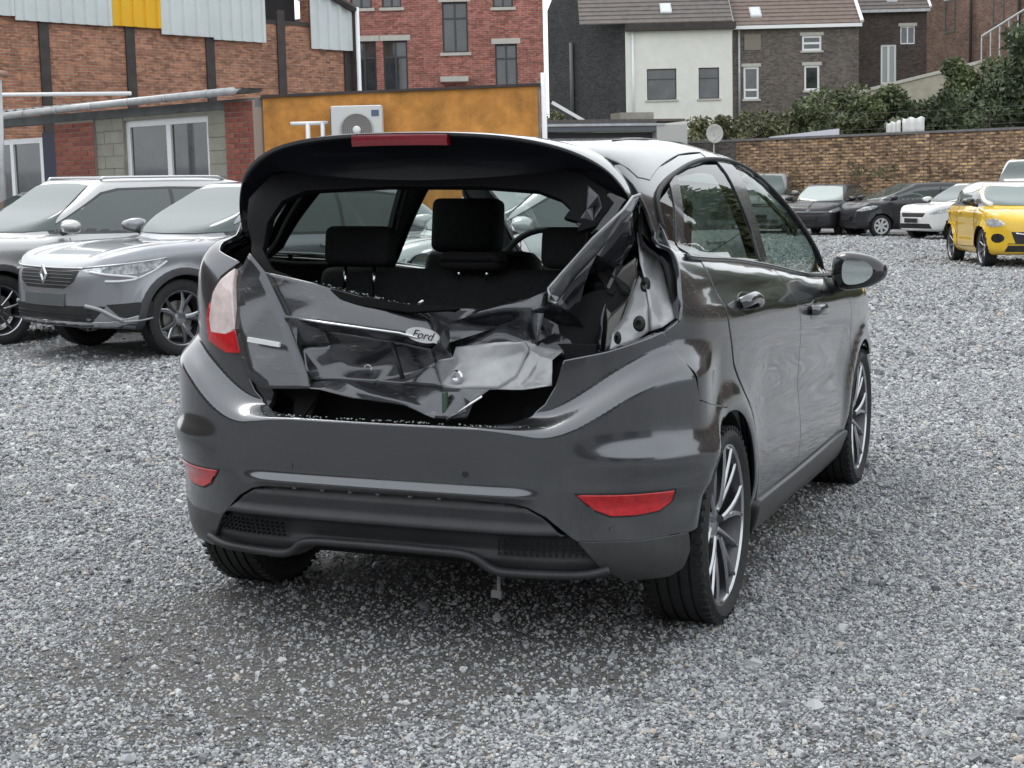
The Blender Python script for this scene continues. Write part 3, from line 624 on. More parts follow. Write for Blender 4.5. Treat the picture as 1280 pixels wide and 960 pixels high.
window(sh, *winr, bars=((winr[0] + winr[1]) / 2 + .03,), dep=.05, fw=.10)
part(MB().bx(X[66], X[86], .02, .08, 0, 2.28), 'blue_panel', mat('navy_panel', (.012, .018, .05), .5), sh)
window(sh, X[9], X[66], .3, 2.2, bars=(X[28],), dep=.02, fw=.09)
part(MB().bx(0, X[9], .0, .2, 0, 2.3), 'wall', BLOCK, sh)
part(MB().bx(0, X[331], .0, .26, 2.425, 2.56), 'wall_plate', FIBRE, sh)
V = []; n = 64
for i in range(n + 1):
    x = (X[331] + .05) * i / n; b_ = .025 * math.cos(i * math.pi)
    for y, z in ((-.30, 2.66), (1.6, 2.82)): V.append((x * (1 if y < 0 else .80), y, z + b_))
o = mk('roof', V + [(v[0], v[1], v[2] - .02) for v in V], [(2 * i, 2 * i + 1, 2 * i + 3, 2 * i + 2) for i in range(n)] + [(2 * (n + 1) + 2 * i + 2, 2 * (n + 1) + 2 * i + 3, 2 * (n + 1) + 2 * i + 1, 2 * (n + 1) + 2 * i) for i in range(n)] + [(2 * i, 2 * i + 2, 2 * (n + 1) + 2 * i + 2, 2 * (n + 1) + 2 * i) for i in range(n)], FIBRE, sh, smooth=False)
part(MB().tube([(X[20], -.42, 2.56), (X[331] * .5, -.42, 2.60), (X[331] + .02, -.42, 2.64)], .058, 10), 'gutter', GALV, sh, smooth=True)
for k in range(7): part(MB().lathe([(-.02, .066), (.02, .066)], 12, c=(X[20] + (X[331] - X[20]) * (k + .4) / 7, -.42, 2.56 + .08 * (k + .4) / 7)), 'gutter_joint', GALV, sh, smooth=True)
part(MB().tube([(0, -1.3, 3.02), (shx(185), -.1, 2.78)], .035, 6), 'lead_flashing', UPVC, sh, smooth=True)
po = MB().tube([(0, 0, 0), (0, 0, 3.05)], .055, 10).build('pole', GALV, None, smooth=True); po.location = W2(-7.95, 25.2); tag(po, 'thin grey post with a rounded cap in front of the shed at the left edge', 'post')
MB().tube([(-.12, 0, 3.05), (0, 0, 3.16), (.16, 0, 3.12)], .05, 8).build('cap', mat('rust_cap', (.35, .22, .17), .8), po, smooth=True)

# flat roofed ochre annexe
an, AL = frame('ochre_annexe', (-3.62, 24.0), (.47, 24.0), 'flat roofed annexe with an ochre painted board wall', 'building')
for i in range(4):
    x0, x1 = AL * i / 4, AL * (i + 1) / 4
    part(MB().prism([(x0 + .0008, 0), (x1 - .0008, 0), (x1 - .0008, 2.69 + .018 * (i + 1)), (x0 + .0008, 2.69 + .018 * i)], lambda a, b, h: (a, h, b), 0, .06), 'board', OCH, an)
part(MB().prism([(0, 0), (AL, 0), (AL, 2.76), (0, 2.68)], lambda a, b, h: (a, h, b), .06, .3), 'wall', BLOCK, an)
part(MB().prism([(-.02, 2.685), (AL + .04, 2.765), (AL + .04, 2.805), (-.02, 2.725)], lambda a, b, h: (a, h, b), -.05, 3.), 'roof', STEELP, an)
part(MB().tube([(AL + .07, -.05, 0), (AL + .07, -.05, 2.95)], .04, 8), 'downpipe', UPVC, an, smooth=True)
part(MB().bx(AL - .02, AL + .02, 0, 4, 0, 2.83), 'side_wall', BLOCK, an)
ac = empty('air_conditioner'); ac.matrix_world = Matrix.Translation(W2(-2.24, 23.62, 1.85)) @ LEAN @ Matrix.Rotation(YAW, 4, 'Z'); tag(ac, 'white outdoor air conditioning unit hung on the ochre wall', 'air conditioner')
MB().bx(-.37, .37, -.02, .30, 0, .70).build('casing', mat('aircon_white', (.66, .67, .66), .5), ac, bevel=.012)
MB().bx(-.385, -.37, .0, .28, .04, .66).build('side_vent', mat('aircon_dark', (.10, .13, .13), .6), ac)
g = MB(); g.lathe([(-.03, .25), (-.045, .24), (-.045, .225), (-.03, .22)], 32, axis='y', c=(.0, 0, .35))
for r in (.06, .09, .12, .15, .18, .205): g.lathe([(-.04, r), (-.044, r + .004), (-.036, r + .004)], 28, axis='y', c=(.0, 0, .35))
g.build('fan_guard', mat('guard_grey', (.45, .45, .43), .5), ac, smooth=True); MB().lathe([(-.024, .22), (-.024, .001)], 28, axis='y', c=(0, 0, .35)).build('fan_well', mat('fan_dark', (.22, .21, .20), .6), ac)
MB().lathe([(-.05, .001), (-.05, .05), (-.03, .06)], 18, axis='y', c=(0, 0, .35)).build('fan_hub', UPVC, ac, smooth=True)
MB().bx(.22, .33, -.026, -.02, .54, .63).build('maker_plate', mat('maker_plate_blue', (.10, .14, .22), .4), ac)
pb = empty('pipe_bracket'); pb.matrix_world = Matrix.Translation(W2(-2.98, 23.75, 2.30)) @ LEAN @ Matrix.Rotation(YAW, 4, 'Z'); tag(pb, 'white pipe run on the ochre wall left of the air conditioner', 'pipe')
MB().tube([(-.25, 0, 0), (.30, 0, 0)], .03, 8).build('pipe', UPVC, pb, smooth=True)
for x in (.0, .22): MB().tube([(x, 0, 0), (x, 0, -.8)], .035, 8).build('stand', UPVC, pb, smooth=True)

# red brick house
rb, RL = frame('red_brick_house', (-4.95, 50), (1.12, 50), 'tall red brick house with dark windows behind the ochre annexe', 'building')
rx = lambda lat: lat + 4.95
ws_ = [(-4.76, -4.02, 4.30, 5.86), (-3.80, -3.06, 4.30, 5.86), (-1.97, -1.18, 5.45, 6.98), (-.37, .31, 4.30, 5.68), (-.40, .22, 6.78, 7.9), (-4.76, -4.1, 6.85, 8.0), (-3.8, -3.2, 6.85, 8.0)]
part(wall_mb(RL, 0, 9.5, [(rx(a), rx(b), c, d) for a, b, c, d in ws_]), 'wall', BR_RED, rb)
for i, (a, b, c, d) in enumerate(ws_):
    window(rb, rx(a), rx(b), c, d, DFRAME, bars=((rx(a) + rx(b)) / 2,), cross=(c + (d - c) * .68,), fw=.055, sill=STONEL, lintel=STONEL, dep=.12)
part(MB().bx(rx(-2.05), rx(-1.2), -.5, 0, 4.55, 4.7), 'porch_slab', STONEL, rb)
part(MB().bx(RL - .01, RL + .005, 0, 8, 0, 9.5), 'side_wall', BR_RED, rb)

# row of houses on the rise behind
def gable_house(name, label, a, b, ze, zr, depth, wallm, roofm, gablem=None, base=0.):
    o, L_ = frame(name, a, b, label, 'house'); return o, L_
dk, DL = frame('dark_gable_house', (2.08, 83), (5.72, 78.6), 'dark brick gable end wall with a lone pipe, joined to the white house', 'house')
part(MB().prism([(0, 2), (DL, 2), (DL, 9.3), (DL * .22, 12.2), (0, 10.35)], lambda a, b, h: (a, h, b), 0, .3), 'gable_wall', BR_DRK, dk)
part(MB().tube([(DL * .33, -.1, 4.6), (DL * .33, -.1, 8.6)], .10, 8), 'flue_pipe', mat('flue_grey', (.14, .14, .15), .6), dk, smooth=True)
wh, WHL = frame('white_rendered_house', (5.70, 78.6), (10.85, 78.6), 'white rendered house with two square dark windows and a slate roof', 'house')
x_ = lambda lat: (lat - 5.70)
ww = [(x_(6.72), x_(8.15), 5.60, 7.08), (x_(9.22), x_(10.22), 5.60, 7.08)]
part(wall_mb(WHL, 3, 9.05, ww), 'wall', REND, wh)
for q in ww: window(wh, *q, fm=DFRAME, cross=(q[3] - .5,), fw=.05, sill=STONEL, dep=.1)
part(MB().bx(.0, WHL + .15, -.35, 0, 8.88, 9.22), 'fascia', STEELP, wh)
part(MB().tube([(.35, -.1, 4), (.35, -.1, 8.9)], .06, 8), 'downpipe', UPVC, wh, smooth=True)
def roof(parent, L_, z0, rise, run, m, x0=-.1):
    nr = 16; o = None
    for k in range(nr):     # courses of slates, each row lapping the next
        a, b = k / nr, (k + 1) / nr
        part(MB().prism([(run * a - .3, z0 + rise * a + .05), (run * b - .28, z0 + rise * b + .02), (run * b - .28, z0 + rise * b), (run * a - .3, z0 + rise * a)], lambda p, q, h: (h, p, q), x0, L_), 'slate_course', m, parent)
roof(wh, WHL + .0, 9.22, 3.6, 4.5, SLATE, x0=-2.2)
def skylight(parent, x, z0, run, rise, t, w_=.55, h_=.8):
    y = run * t - .3; z = z0 + rise * t; o = MB().prism([(y, z + .10), (y + h_ * .78, z + .10 + h_ * .62), (y + h_ * .78, z + h_ * .62), (y, z)], lambda p, q, h: (h, p, q), x, x + w_).build('skylight', GALV, parent)
    MB().prism([(y + .06, z + .16), (y + h_ * .72, z + .16 + h_ * .53), (y + h_ * .72, z + .13 + h_ * .53), (y + .06, z + .13)], lambda p, q, h: (h, p, q), x + .06, x + w_ - .06).build('pane', mat('skylight_glass', (.6, .63, .65), .1, coat=.5), o)
skylight(wh, 1.75, 9.22, 4.5, 3.6, .13)
gh, GL_ = frame('grey_brick_house', (10.95, 79.0), (17.05, 79.0), 'weathered grey brown brick house with white framed windows and tiled roof', 'house')
x_ = lambda lat: lat - 10.95
gw = [(x_(11.45), x_(12.2), 5.65, 7.2), (x_(14.4), x_(15.15), 6.0, 7.2), (x_(14.3), x_(15.25), 7.9, 8.62)]
part(wall_mb(GL_, 3, 9.0, gw), 'wall', BR_GRY, gh)
for i, q in enumerate(gw): window(gh, *q, fm=UPVC, cross=(q[2] + .45,) if i == 0 else ((q[2] + q[3]) / 2,) if i == 2 else (), fw=.10, sill=STONEL, lintel=STONEL, dep=.05)
part(MB().bx(x_(11.5), x_(12.3), -.03, 0, 8.0, 8.75), 'blocked_window', mat('blocked_stone', (.24, .22, .18), .9), gh)
part(MB().bx(-.1, GL_ + .1, -.3, 0, 8.98, 9.14), 'gutter', UPVC, gh); part(MB().tube([(.28, -.1, 4), (.28, -.1, 9)], .06, 8), 'downpipe', GALV, gh, smooth=True)
roof(gh, GL_ + .1, 9.14, 3.4, 4.6, SLATE2); skylight(gh, .9, 9.14, 4.6, 3.4, .12)
part(MB().tube([(GL_ + .1, -.35, 9.22), (GL_ + .1 , 4.2, 12.6)], .09, 6), 'verge', UPVC, gh); part(MB().tube([(-.05, -.35, 9.28), (-.05, 4.2, 12.7)], .07, 6), 'verge', GALV, gh)
dh, DHL = frame('dark_brown_house', (17.1, 83.5), (21.5, 83.5), 'dark brown brick house with a tall white door and small window', 'house')
x_ = lambda lat: lat - 17.1
dw = [(x_(19.15), x_(19.95), 6.6, 8.6), (x_(20.15), x_(20.9), 8.6, 9.5)]
part(wall_mb(DHL, 3, 10.25, dw), 'wall', BR_BRN, dh); window(dh, *dw[0], fm=UPVC, bars=((dw[0][0] + dw[0][1]) / 2,), fw=.10, dep=.05, glassm=mat('net_curtain', (.42, .44, .44), .6)); window(dh, *dw[1], fm=UPVC, bars=((dw[1][0] + dw[1][1]) / 2,), fw=.06, lintel=STONEL, dep=.05)
part(MB().bx(-.1, DHL + .1, -.3, 0, 10.2, 10.34), 'gutter', GALV, dh); roof(dh, DHL + .1, 10.34, 3.4, 4.4, SLATE); skylight(dh, 2.4, 10.34, 4.4, 3.4, .12)
part(MB().tube([(DHL + .12, -.35, 10.4), (DHL + .12, 4.0, 13.9)], .07, 6), 'verge', UPVC, dh)
fb_, FL = frame('far_brick_terrace', (21.6, 92), (27.5, 76), 'tall red brown brick terrace receding at the right edge', 'building')
part(wall_mb(FL, 3, 15), 'wall', BR_FAR, fb_)
for x in (3.1, 7.6, 11.5): part(MB().tube([(x, -.12, 5), (x, -.12, 15)], .08, 8), 'downpipe', STEELP, fb_, smooth=True)
for x in (5.2, 9.3, 13.): window(fb_, x, x + .9, 9.5, 11.2, DFRAME, fw=.07, lintel=STONEL, dep=-.02, inner=False)
# sloping garden wall and stair rail below the terrace
gw_, GWL = frame('beige_garden_wall', (14.6, 68), (19.2, 66), 'sloping pale beige rendered garden wall under the brick terrace', 'wall')
part(MB().prism([(0, 3), (GWL, 3), (GWL, 6.25), (0, 5.25)], lambda a, b, h: (a, h, b), 0, .3), 'render', mat('beige_render', (.42, .38, .31), .9, noise=.2, nscale=2), gw_)
part(MB().prism([(0, 5.25), (GWL, 6.25), (GWL, 6.38), (0, 5.38)], lambda a, b, h: (a, h, b), -.06, .36), 'coping', STONEL, gw_)
sr, SRL = frame('stair_railing', (19.8, 68), (22.5, 67), 'white stair railing rising at the right edge above the bushes', 'railing')
part(MB().tube([(0, 0, 7.6), (SRL, 0, 9.3)], .05, 6), 'handrail', GALV, sr)
for k in range(9): part(MB().tube([(SRL * k / 8, 0, 6.2 + 1.7 * k / 8), (SRL * k / 8, 0, 7.6 + 1.7 * k / 8)], .03, 6), 'baluster', GALV, sr)

# garage roof between annexe and wall
ga, GAL = frame('flat_garage', (1.0, 48), (5.35, 49.5), 'low flat roofed garage with dark fascia boards', 'garage')
part(MB().bx(0, GAL, .3, 6, 0, 3.0), 'wall', mat('garage_dark', (.05, .05, .055), .7), ga)
part(MB().bx(-.1, GAL * .80, -.02, .4, 3.02, 3.30), 'fascia', mat('fascia_blue_grey', (.10, .115, .13), .6), ga); part(MB().bx(-.1, GAL + .05, .0, 6.2, 3.305, 3.38), 'roof', mat('felt_roof', (.13, .11, .10), .9, noise=.3), ga)
part(MB().bx(-.1, GAL * .86, -.06, -.02, 3.18, 3.25), 'gutter', GALV, ga); part(MB().bx(GAL * .8, GAL + .1, -.03, .3, 2.6, 3.2), 'white_gate_panel', mat('offwhite_board', (.5, .5, .48), .7), ga)
part(MB().bx(GAL * .62, GAL * .86, .8, 1.6, 3.38, 3.62), 'roof_box', BLOCK, ga); part(MB().box((GAL * .3, 1.2, 3.62), (1.4, .05, .10), M=Matrix.Rotation(.5, 3, 'Y')), 'leaning_plank', UPVC, ga)
sat = empty('satellite_dish'); sat.matrix_world = Matrix.Translation(W2(5.90, 46.9, 2.70)) @ Matrix.Rotation(YAW, 4, 'Z'); tag(sat, 'off white round satellite dish at the end of the brick garden wall', 'satellite dish')
d_ = MB(); d_.lathe([(.06, .001), (.05, .10), (.02, .20), (-.02, .27), (-.015, .275), (.03, .2), (.07, .001)], 28, axis='y', c=(0, 0, .22)); d_.build('dish', mat('dish_white', (.55, .54, .50), .5, noise=.1), sat, smooth=True).rotation_euler = (0, 0, .35)
MB().tube([(0, .05, .2), (0, .12, -.1), (0, .12, -.5)], .02, 8).build('mast', GALV, sat); MB().tube([(0, 0, .02), (.12, -.3, .15)], .012, 6).build('feed_arm', GALV, sat)

# brick garden wall
bw_, BL = frame('brick_garden_wall', (4.9, 53.2), (30.0, 34.4), 'long ochre and brown brick garden wall with flat coping', 'wall')
part(wall_mb(BL, 0, 2.78, th=.35), 'brickwork', BR_YEL, bw_)
for k in range(int(BL / .9)): part(MB().bx(k * .9 + .006, k * .9 + .894, -.05, .40, 2.78, 2.85), 'coping_stone', mat('coping', (.20, .19, .19), .85, noise=.2, nscale=5), bw_)
for x in (3.9, 8.9, 13.6, 18.5): part(MB().bx(x, x + .45, -.06, 0, 0, 2.775), 'pilaster', BR_YEL, bw_)
part(MB().bx(0, 2.9, -.03, 0, 0, 2.77), 'grey_patch', brick_mat('grey_patch_brick', (.13, .115, .10), (.10, .09, .085), (.12, .11, .10), wear=.3), bw_)
fe, FEL = frame('wire_fence', (9.9, 50.3), (20.0, 42.7), 'thin wire fence standing on top of the garden wall', 'fence', 2.85)
for k in range(6): part(MB().tube([(FEL * k / 5, .1, 0), (FEL * k / 5, .1, .75)], .02, 6), 'post', STEELP, fe)
for z in (.25, .5, .73): part(MB().tube([(0, .1, z), (FEL, .1, z)], .007, 4), 'wire', STEELP, fe)
def bw_at(px): t = (px - 640) / 1988.; s = (34.4 - 53.2) / (30.0 - 4.9); lat = (53.2 - s * 4.9) * t / (1 - s * t); return lat, 53.2 + s * (lat - 4.9)
l0 = bw_at(959); l1 = bw_at(1044)
sl_ = empty('white_slab'); sl_.matrix_world = Matrix.Translation(W2(l0[0], l0[1] + .3, 2.85)) @ Matrix.Rotation(YAW + math.atan2(l1[1] - l0[1], l1[0] - l0[0]), 4, 'Z'); tag(sl_, 'long white board lying on the coping of the brick wall', 'board')
LN = math.hypot(l1[1] - l0[1], l1[0] - l0[0]); MB().prism([(0, 0), (LN, 0), (LN, .30), (0, .10)], lambda a, b, h: (a, h, b), 0, .10).build('panel', mat('board_lilac_white', (.68, .68, .74), .6), sl_); MB().bx(0, LN, -.01, 0, 0, .03).build('edge', GALV, sl_)
for j, (pa, pb_, h0, h1) in enumerate(((1104, 1122, .35, .42), (1124, 1151, .48, .50))):
    c0, c1 = bw_at(pa), bw_at(pb_); n = 12; V = []
    for i in range(n + 1):
        t = i / n; l, dd = c0[0] + (c1[0] - c0[0]) * t, c0[1] + (c1[1] - c0[1]) * t + .28 + .05 * math.sin(i * 1.7 + j)
        for k in range(4): p = W2(l, dd + .03 * math.sin(i + k), 2.92 + (h0 + (h1 - h0) * t) * k / 3 - (.03 * math.sin(i * 1.1) if k == 3 else 0)); V.append(p)
    o = mk('cloth', V, [(i * 4 + k, (i + 1) * 4 + k, (i + 1) * 4 + k + 1, i * 4 + k + 1) for i in range(n) for k in range(3)], mat('white_cloth', (.78, .78, .76), .9)); o.modifiers.new('t', 'SOLIDIFY').thickness = .01
    tag(o, ('smaller left piece' if j == 0 else 'larger right piece') + ' of white cloth hanging on the wire fence', 'cloth')

# out of the frame: what the paintwork and glass mirror
bh, BHL = frame('brick_hall', (23.0, 33.), (29., 8.), 'brown brick hall beyond the right side of the yard', 'building'); BR_HALL = brick_mat('hall_brick', (.15, .10, .075), (.10, .072, .058), (.13, .11, .095)); hw = [(x, x + 1.3, z, z + 1.9) for x in (3, 7.5, 12, 16.5, 21) for z in (1.6, 5.2)]; part(wall_mb(BHL, 0, 8.0, hw), 'wall', BR_HALL, bh); [window(bh, *q, UPVC, fw=.1, lintel=STONEL, sill=STONEL) for q in hw]
part(MB().prism([(-.5, 8.0), (BHL + .5, 8.0), (BHL * .35, 12.0)], lambda a, b, h: (a, h, b), 0, .3), 'gable', BR_HALL, bh); part(MB().bx(0, BHL, -.05, 0, 0, 1.1), 'plinth', BLOCK, bh)
bs, BSL = frame('added_rear_wall', (26., -17.), (-26., -17.), 'unseen dark grey wall added behind the photographer to darken reflections', 'building'); part(wall_mb(BSL, 0, 6.5), 'wall', mat('added_wall_dark', (.07, .072, .075), .8, noise=.3, nscale=.5), bs); part(MB().bx(0, BSL, -.2, 0, 6.5, 6.8), 'gutter', GALV, bs)  # added, never in view: darkens what the rear paintwork mirrors
for k in range(5): part(MB().bx(4 + k * 10, 8 + k * 10, -.06, 0, 0, 4.2), 'roller_door', mat('roller_grey', (.26, .27, .28), .5), bs)
bt, BTL = frame('added_left_wall', (-22., -14.), (-20., 24.), 'unseen long grey brick wall added left of the yard to darken reflections', 'building'); part(wall_mb(BTL, 0, 6.0), 'wall', BR_GRY, bt); part(MB().bx(0, BTL, -.2, 0, 6.0, 6.25), 'gutter', GALV, bt)  # added, never in view: darkens the paint reflections from the left

# ---------------------------------------------------------------- rise of land and greenery behind the wall
nx_, ny_ = 60, 40; V = []
for i in range(nx_):
    for j in range(ny_):
        l = -30 + 110 * i / (nx_ - 1); d_ = 54 + 100 * j / (ny_ - 1); z = 1.2 + 2.6 * float(sstep(np.array(d_), 54, 68)) + 2.2 * float(sstep(np.array(l), 8, 26)) * float(sstep(np.array(d_), 54, 62)) + .25 * math.sin(l * .7) * math.sin(d_ * .5) + max(0, d_ - 80) * .05
        p = W2(l, d_ - 0.75 * max(0, l - 5) * (1 if j == 0 else 0) * 0, z if d_ > 54.5 else .0); V.append(p)
hl_ = mk('hillside', V, [(i * ny_ + j, (i + 1) * ny_ + j, (i + 1) * ny_ + j + 1, i * ny_ + j + 1) for i in range(nx_ - 1) for j in range(ny_ - 1)], mat('rough_grass', (.055, .07, .03), .95, noise=.4, nscale=1.5)); tag(hl_, 'grassy slope behind the garden wall', kind='structure')
def leaf_mat(nm, c):
    m, t, b, L = nt(nm); oi = t.nodes.new('ShaderNodeTexCoord'); n = t.nodes.new('ShaderNodeTexNoise'); n.inputs['Scale'].default_value = 1.3; n.inputs['Detail'].default_value = 5
    r = t.nodes.new('ShaderNodeValToRGB'); r.color_ramp.elements[0].position = .32; r.color_ramp.elements[0].color = (c[0] * .55, c[1] * .55, c[2] * .55, 1); r.color_ramp.elements[1].position = .68; r.color_ramp.elements[1].color = (c[0] * 1.6, c[1] * 1.5, c[2] * 1.4, 1)
    L(oi.outputs['Object'], n.inputs['Vector']); L(n.outputs['Fac'], r.inputs[0]); L(r.outputs[0], b.inputs['Base Color']); b.inputs['Roughness'].default_value = .7; b.inputs['Transmission Weight'].default_value = 0; return m
LEAF = [leaf_mat('leaf_dark', (.072, .10, .052)), leaf_mat('leaf_mid', (.11, .14, .07)), leaf_mat('leaf_olive', (.12, .135, .07))]
BARK = mat('bark', (.06, .045, .035), .9, noise=.3)
def bush(name, label, cat, lat, dep, z0, w_, h_, m, n=2600, leaf=.14, seed=0, group=None, trunk=.15):
    n = int(n * 1.5); leaf *= .78; rg = np.random.default_rng(seed + 11); root = empty(name, W2(lat, dep, z0)); tag(root, label, cat, group or 'greenery beyond the brick garden wall')
    nc = 22; cl = np.stack([rg.uniform(-.5, .5, nc) * w_, rg.uniform(-.35, .35, nc) * w_, h_ * (trunk + rg.uniform(.05, .85, nc) * (1 - trunk))], -1); rad = rg.uniform(.12, .30, nc) * min(w_, h_ * 1.2)
    k = rg.integers(0, nc, n); d = rg.normal(size=(n, 3)); d /= np.linalg.norm(d, axis=1)[:, None]; c = cl[k] + d * (rad[k] * rg.uniform(.55, 1.08, n))[:, None] * (1, 1, .8); c[:, 2] = np.maximum(c[:, 2], .02)
    a = rg.normal(size=(n, 3)); a /= np.linalg.norm(a, axis=1)[:, None]; b = np.cross(a, rg.normal(size=(n, 3))); b /= np.linalg.norm(b, axis=1)[:, None]; s = leaf * rg.uniform(.5, 1.2, n)[:, None]
    V = np.stack([c - a * s, c + b * s * .45, c + a * s, c - b * s * .45], 1).reshape(-1, 3); mk('crown', V, [(4 * i, 4 * i + 1, 4 * i + 2, 4 * i + 3) for i in range(n)], m, root, smooth=False)
    t = MB()
    for q in range(5): p = cl[q]; t.tube([(0, 0, -.6), (p[0] * .3, p[1] * .3, p[2] * .45), tuple(p)], [.09, .06, .02], 6)
    
    if trunk > 0: t.build('trunk', BARK, root, smooth=True)
    return root
bush('olive_bush', 'low olive green bush at the left end of the garden wall beside the satellite dish', 'bush', 8.0, 58, 2.6, 3.0, 1.35, LEAF[2], 2000, .13, 1)
bush('low_bush', 'small olive bush in front of the grey brown house wall', 'bush', 9.9, 60, 2.7, 2.2, 1.5, LEAF[2], 1700, .13, 2)
bush('leafy_bush', 'rounded mid green bush behind the long white board', 'bush', 12.0, 58, 2.6, 3.6, 2.2, LEAF[1], 5200, .15, 3)
bush('dense_shrub', 'dense dark green shrub between the rounded bush and the beige wall', 'shrub', 14.6, 57, 2.6, 4.0, 1.9, LEAF[0], 6000, .15, 4)
bush('ivy_shrub', 'dark shrub over the white cloths under the beige garden wall', 'shrub', 16.3, 53.5, 2.4, 4.0, 2.0, LEAF[0], 5600, .15, 5)
bush('tall_tree', 'tall dark green tree mass filling the right edge above the wall', 'tree', 18.9, 54, 2.6, 4.8, 4.6, LEAF[0], 10000, .17, 6)
bush('spreading_tree', 'mid green spreading tree before the railing at the right edge', 'tree', 18.2, 60, 4.2, 3.6, 2.2, LEAF[1], 6500, .16, 7)
bush('edge_tree', 'tall dark tree beyond the right end of the yard', 'tree', 21.5, 39, .0, 9, 10.5, LEAF[1], 16000, .42, 8)
bush('weed_clump', 'small weedy bush at the foot of the dark gable wall', 'bush', 2.1, 64, 2.8, 2.6, 1.6, LEAF[2], 1500, .12, 9)
bush('wall_weed', 'sparse weeds growing at the top middle of the brick wall', 'bush', 10.75, 48.2, 1.6, 1.3, .5, LEAF[2], 260, .06, 10, trunk=0)
# ---------------------------------------------------------------- wheels
RUB = mat('tyre_rubber', (.022, .022, .023), .75, noise=.25, nscale=30, bump=.3, bscale=120)
BLK = mat('black_plastic', (.018, .018, .02), .55, noise=.2, nscale=12)
GLOSSBLK = mat('gloss_black', (.012, .012, .014), .12, coat=.6)
ALLOY = mat('alloy_silver', (.50, .51, .53), .20, metal=1., noise=.1, nscale=20)
ALLOYD = mat('alloy_dark', (.10, .10, .11), .4, metal=.7)
STEELCAP = mat('wheel_trim_silver', (.66, .67, .68), .4, metal=.3)
DISC = mat('brake_disc', (.30, .29, .28), .45, metal=.8)
CHROME = mat('chrome', (.75, .76, .78), .12, metal=1.)
def make_wheel(parent, loc, side, RT=.30, W=.205, RR=.235, style='twin', n=5, cm=None, dm=None):
    """side +1: outer face towards +X.  wheel (hub and brake) > tyre, rim, spoke, hub_cap"""
    cm = cm or ALLOY; dm = dm or ALLOYD; h = W / 2
    hb = MB(); hb.lathe([(-h * .5, .02), (-h * .5, RR * .62), (h * .05, RR * .62), (h * .05, RR * .3), (h * .45, RR * .28), (h * .45, .01)], 28)
    w = hb.build('wheel', DISC, parent, sharp=35); w.location = loc; w.rotation_euler = (random.uniform(0, 6.28) if style != 'twin' else R(8), 0, 0)
    if side < 0: w.rotation_euler = (w.rotation_euler[0], 0, math.pi)
    ty = MB(); b = RR - .006
    prof = [(-h * .80, b), (-h * .98, b + (RT - b) * .35), (-h, b + (RT - b) * .6), (-h * .93, RT - .014), (-h * .84, RT - .003)]
    for g in (-.5, -.17, .17, .5):
        prof += [(h * (g - .045), RT), (h * (g - .04), RT - .008), (h * (g + .04), RT - .008), (h * (g + .045), RT)]
    prof += [(h * .84, RT - .003), (h * .93, RT - .014), (h, b + (RT - b) * .6), (h * .98, b + (RT - b) * .35), (h * .80, b)]
    ty.lathe(prof, 56)
    for k in range(56):
        for s in (-1, 1):
            a = 2 * math.pi * (k + .5 * (s > 0)) / 56; M = Matrix.Rotation(a, 4, 'X')
            ty.box(tuple(M @ Vector((s * h * .80, 0, RT - .0035))), (h * .26, .012, .012), M=M.to_3x3())
    ty.build('tyre', RUB, w, sharp=40)
    rm = MB(); rm.lathe([(-h * .8, RR), (-h * .75, RR - .012), (-h * .5, RR * .87), (h * .55, RR * .90), (h * .80, RR - .012), (h * .86, RR - .004), (h * .86, RR + .004), (h * .78, RR + .005)], 48); rm.M = [1 if (i % 7) in (0, 1, 2, 3) else 0 for i in range(len(rm.F))]; rm.build('rim', [cm, ALLOYD], w, sharp=30)
    def spoke(a, w0, w1, lean=0., dpt=.02, m=cm, r0=.05, nm='spoke', x0=.42, x1=.70):
        s = MB(); V = []; rs = np.linspace(r0, RR * .97, 6)
        for i, r_ in enumerate(rs):
            t = i / 5; ww = w0 + (w1 - w0) * t; x = h * (x0 + (x1 - x0) * math.sin(t * 1.57)); ang = a + lean * t
            c, sn = math.cos(ang), math.sin(ang)
            for dx, dw in ((0, -.5), (.006, -.25), (.006, .25), (0, .5), (-dpt, .42), (-dpt, -.42)):
                V.append((x + dx, r_ * c - dw * ww * sn, r_ * sn + dw * ww * c))
        Fc = [(i * 6 + k, i * 6 + (k + 1) % 6, (i + 1) * 6 + (k + 1) % 6, (i + 1) * 6 + k) for i in range(5) for k in range(6)] + [(0, 1, 2, 3, 4, 5)[::-1], tuple(30 + k for k in range(6))]
        s.add(V, Fc); s.build(nm, m, w, sharp=25)
    if style == 'twin':
        for k in range(5):
            a = 2 * math.pi * k / 5
            spoke(a, .024, .015, .20, x0=.62, x1=.78); spoke(a, .024, .015, -.20, x0=.62, x1=.78)
            spoke(a + math.pi / 5, .018, .012, 0, x0=.5, x1=.72)
    elif style == 'y':
        for k in range(n):
            a = 2 * math.pi * k / n; spoke(a, .05, .03, .24); spoke(a, .05, .03, -.24, m=dm)
    elif style == 'multi':
        for k in range(n): spoke(2 * math.pi * k / n, .026, .022, .1)
    elif style == 'cap':
        cp = MB(); cp.lathe([(h * .55, RR * .98), (h * .80, RR * .9), (h * .78, RR * .82)], 36); cp.build('trim_ring', cm, w, sharp=30)
        for k in range(n): spoke(2 * math.pi * k / n, .055, .075, 0, r0=.04, x0=.7, x1=.78)
        bk = MB(); bk.lathe([(h * .45, .01), (h * .45, RR * .9)], 30); bk.build('wheel_back', BLK, w)
    hc = MB(); hc.lathe([(h * .40, .062), (h * .52, .055), (h * .56, .03), (h * .57, .002)], 20); hc.build('hub_cap', cm, w, sharp=30)
    return w
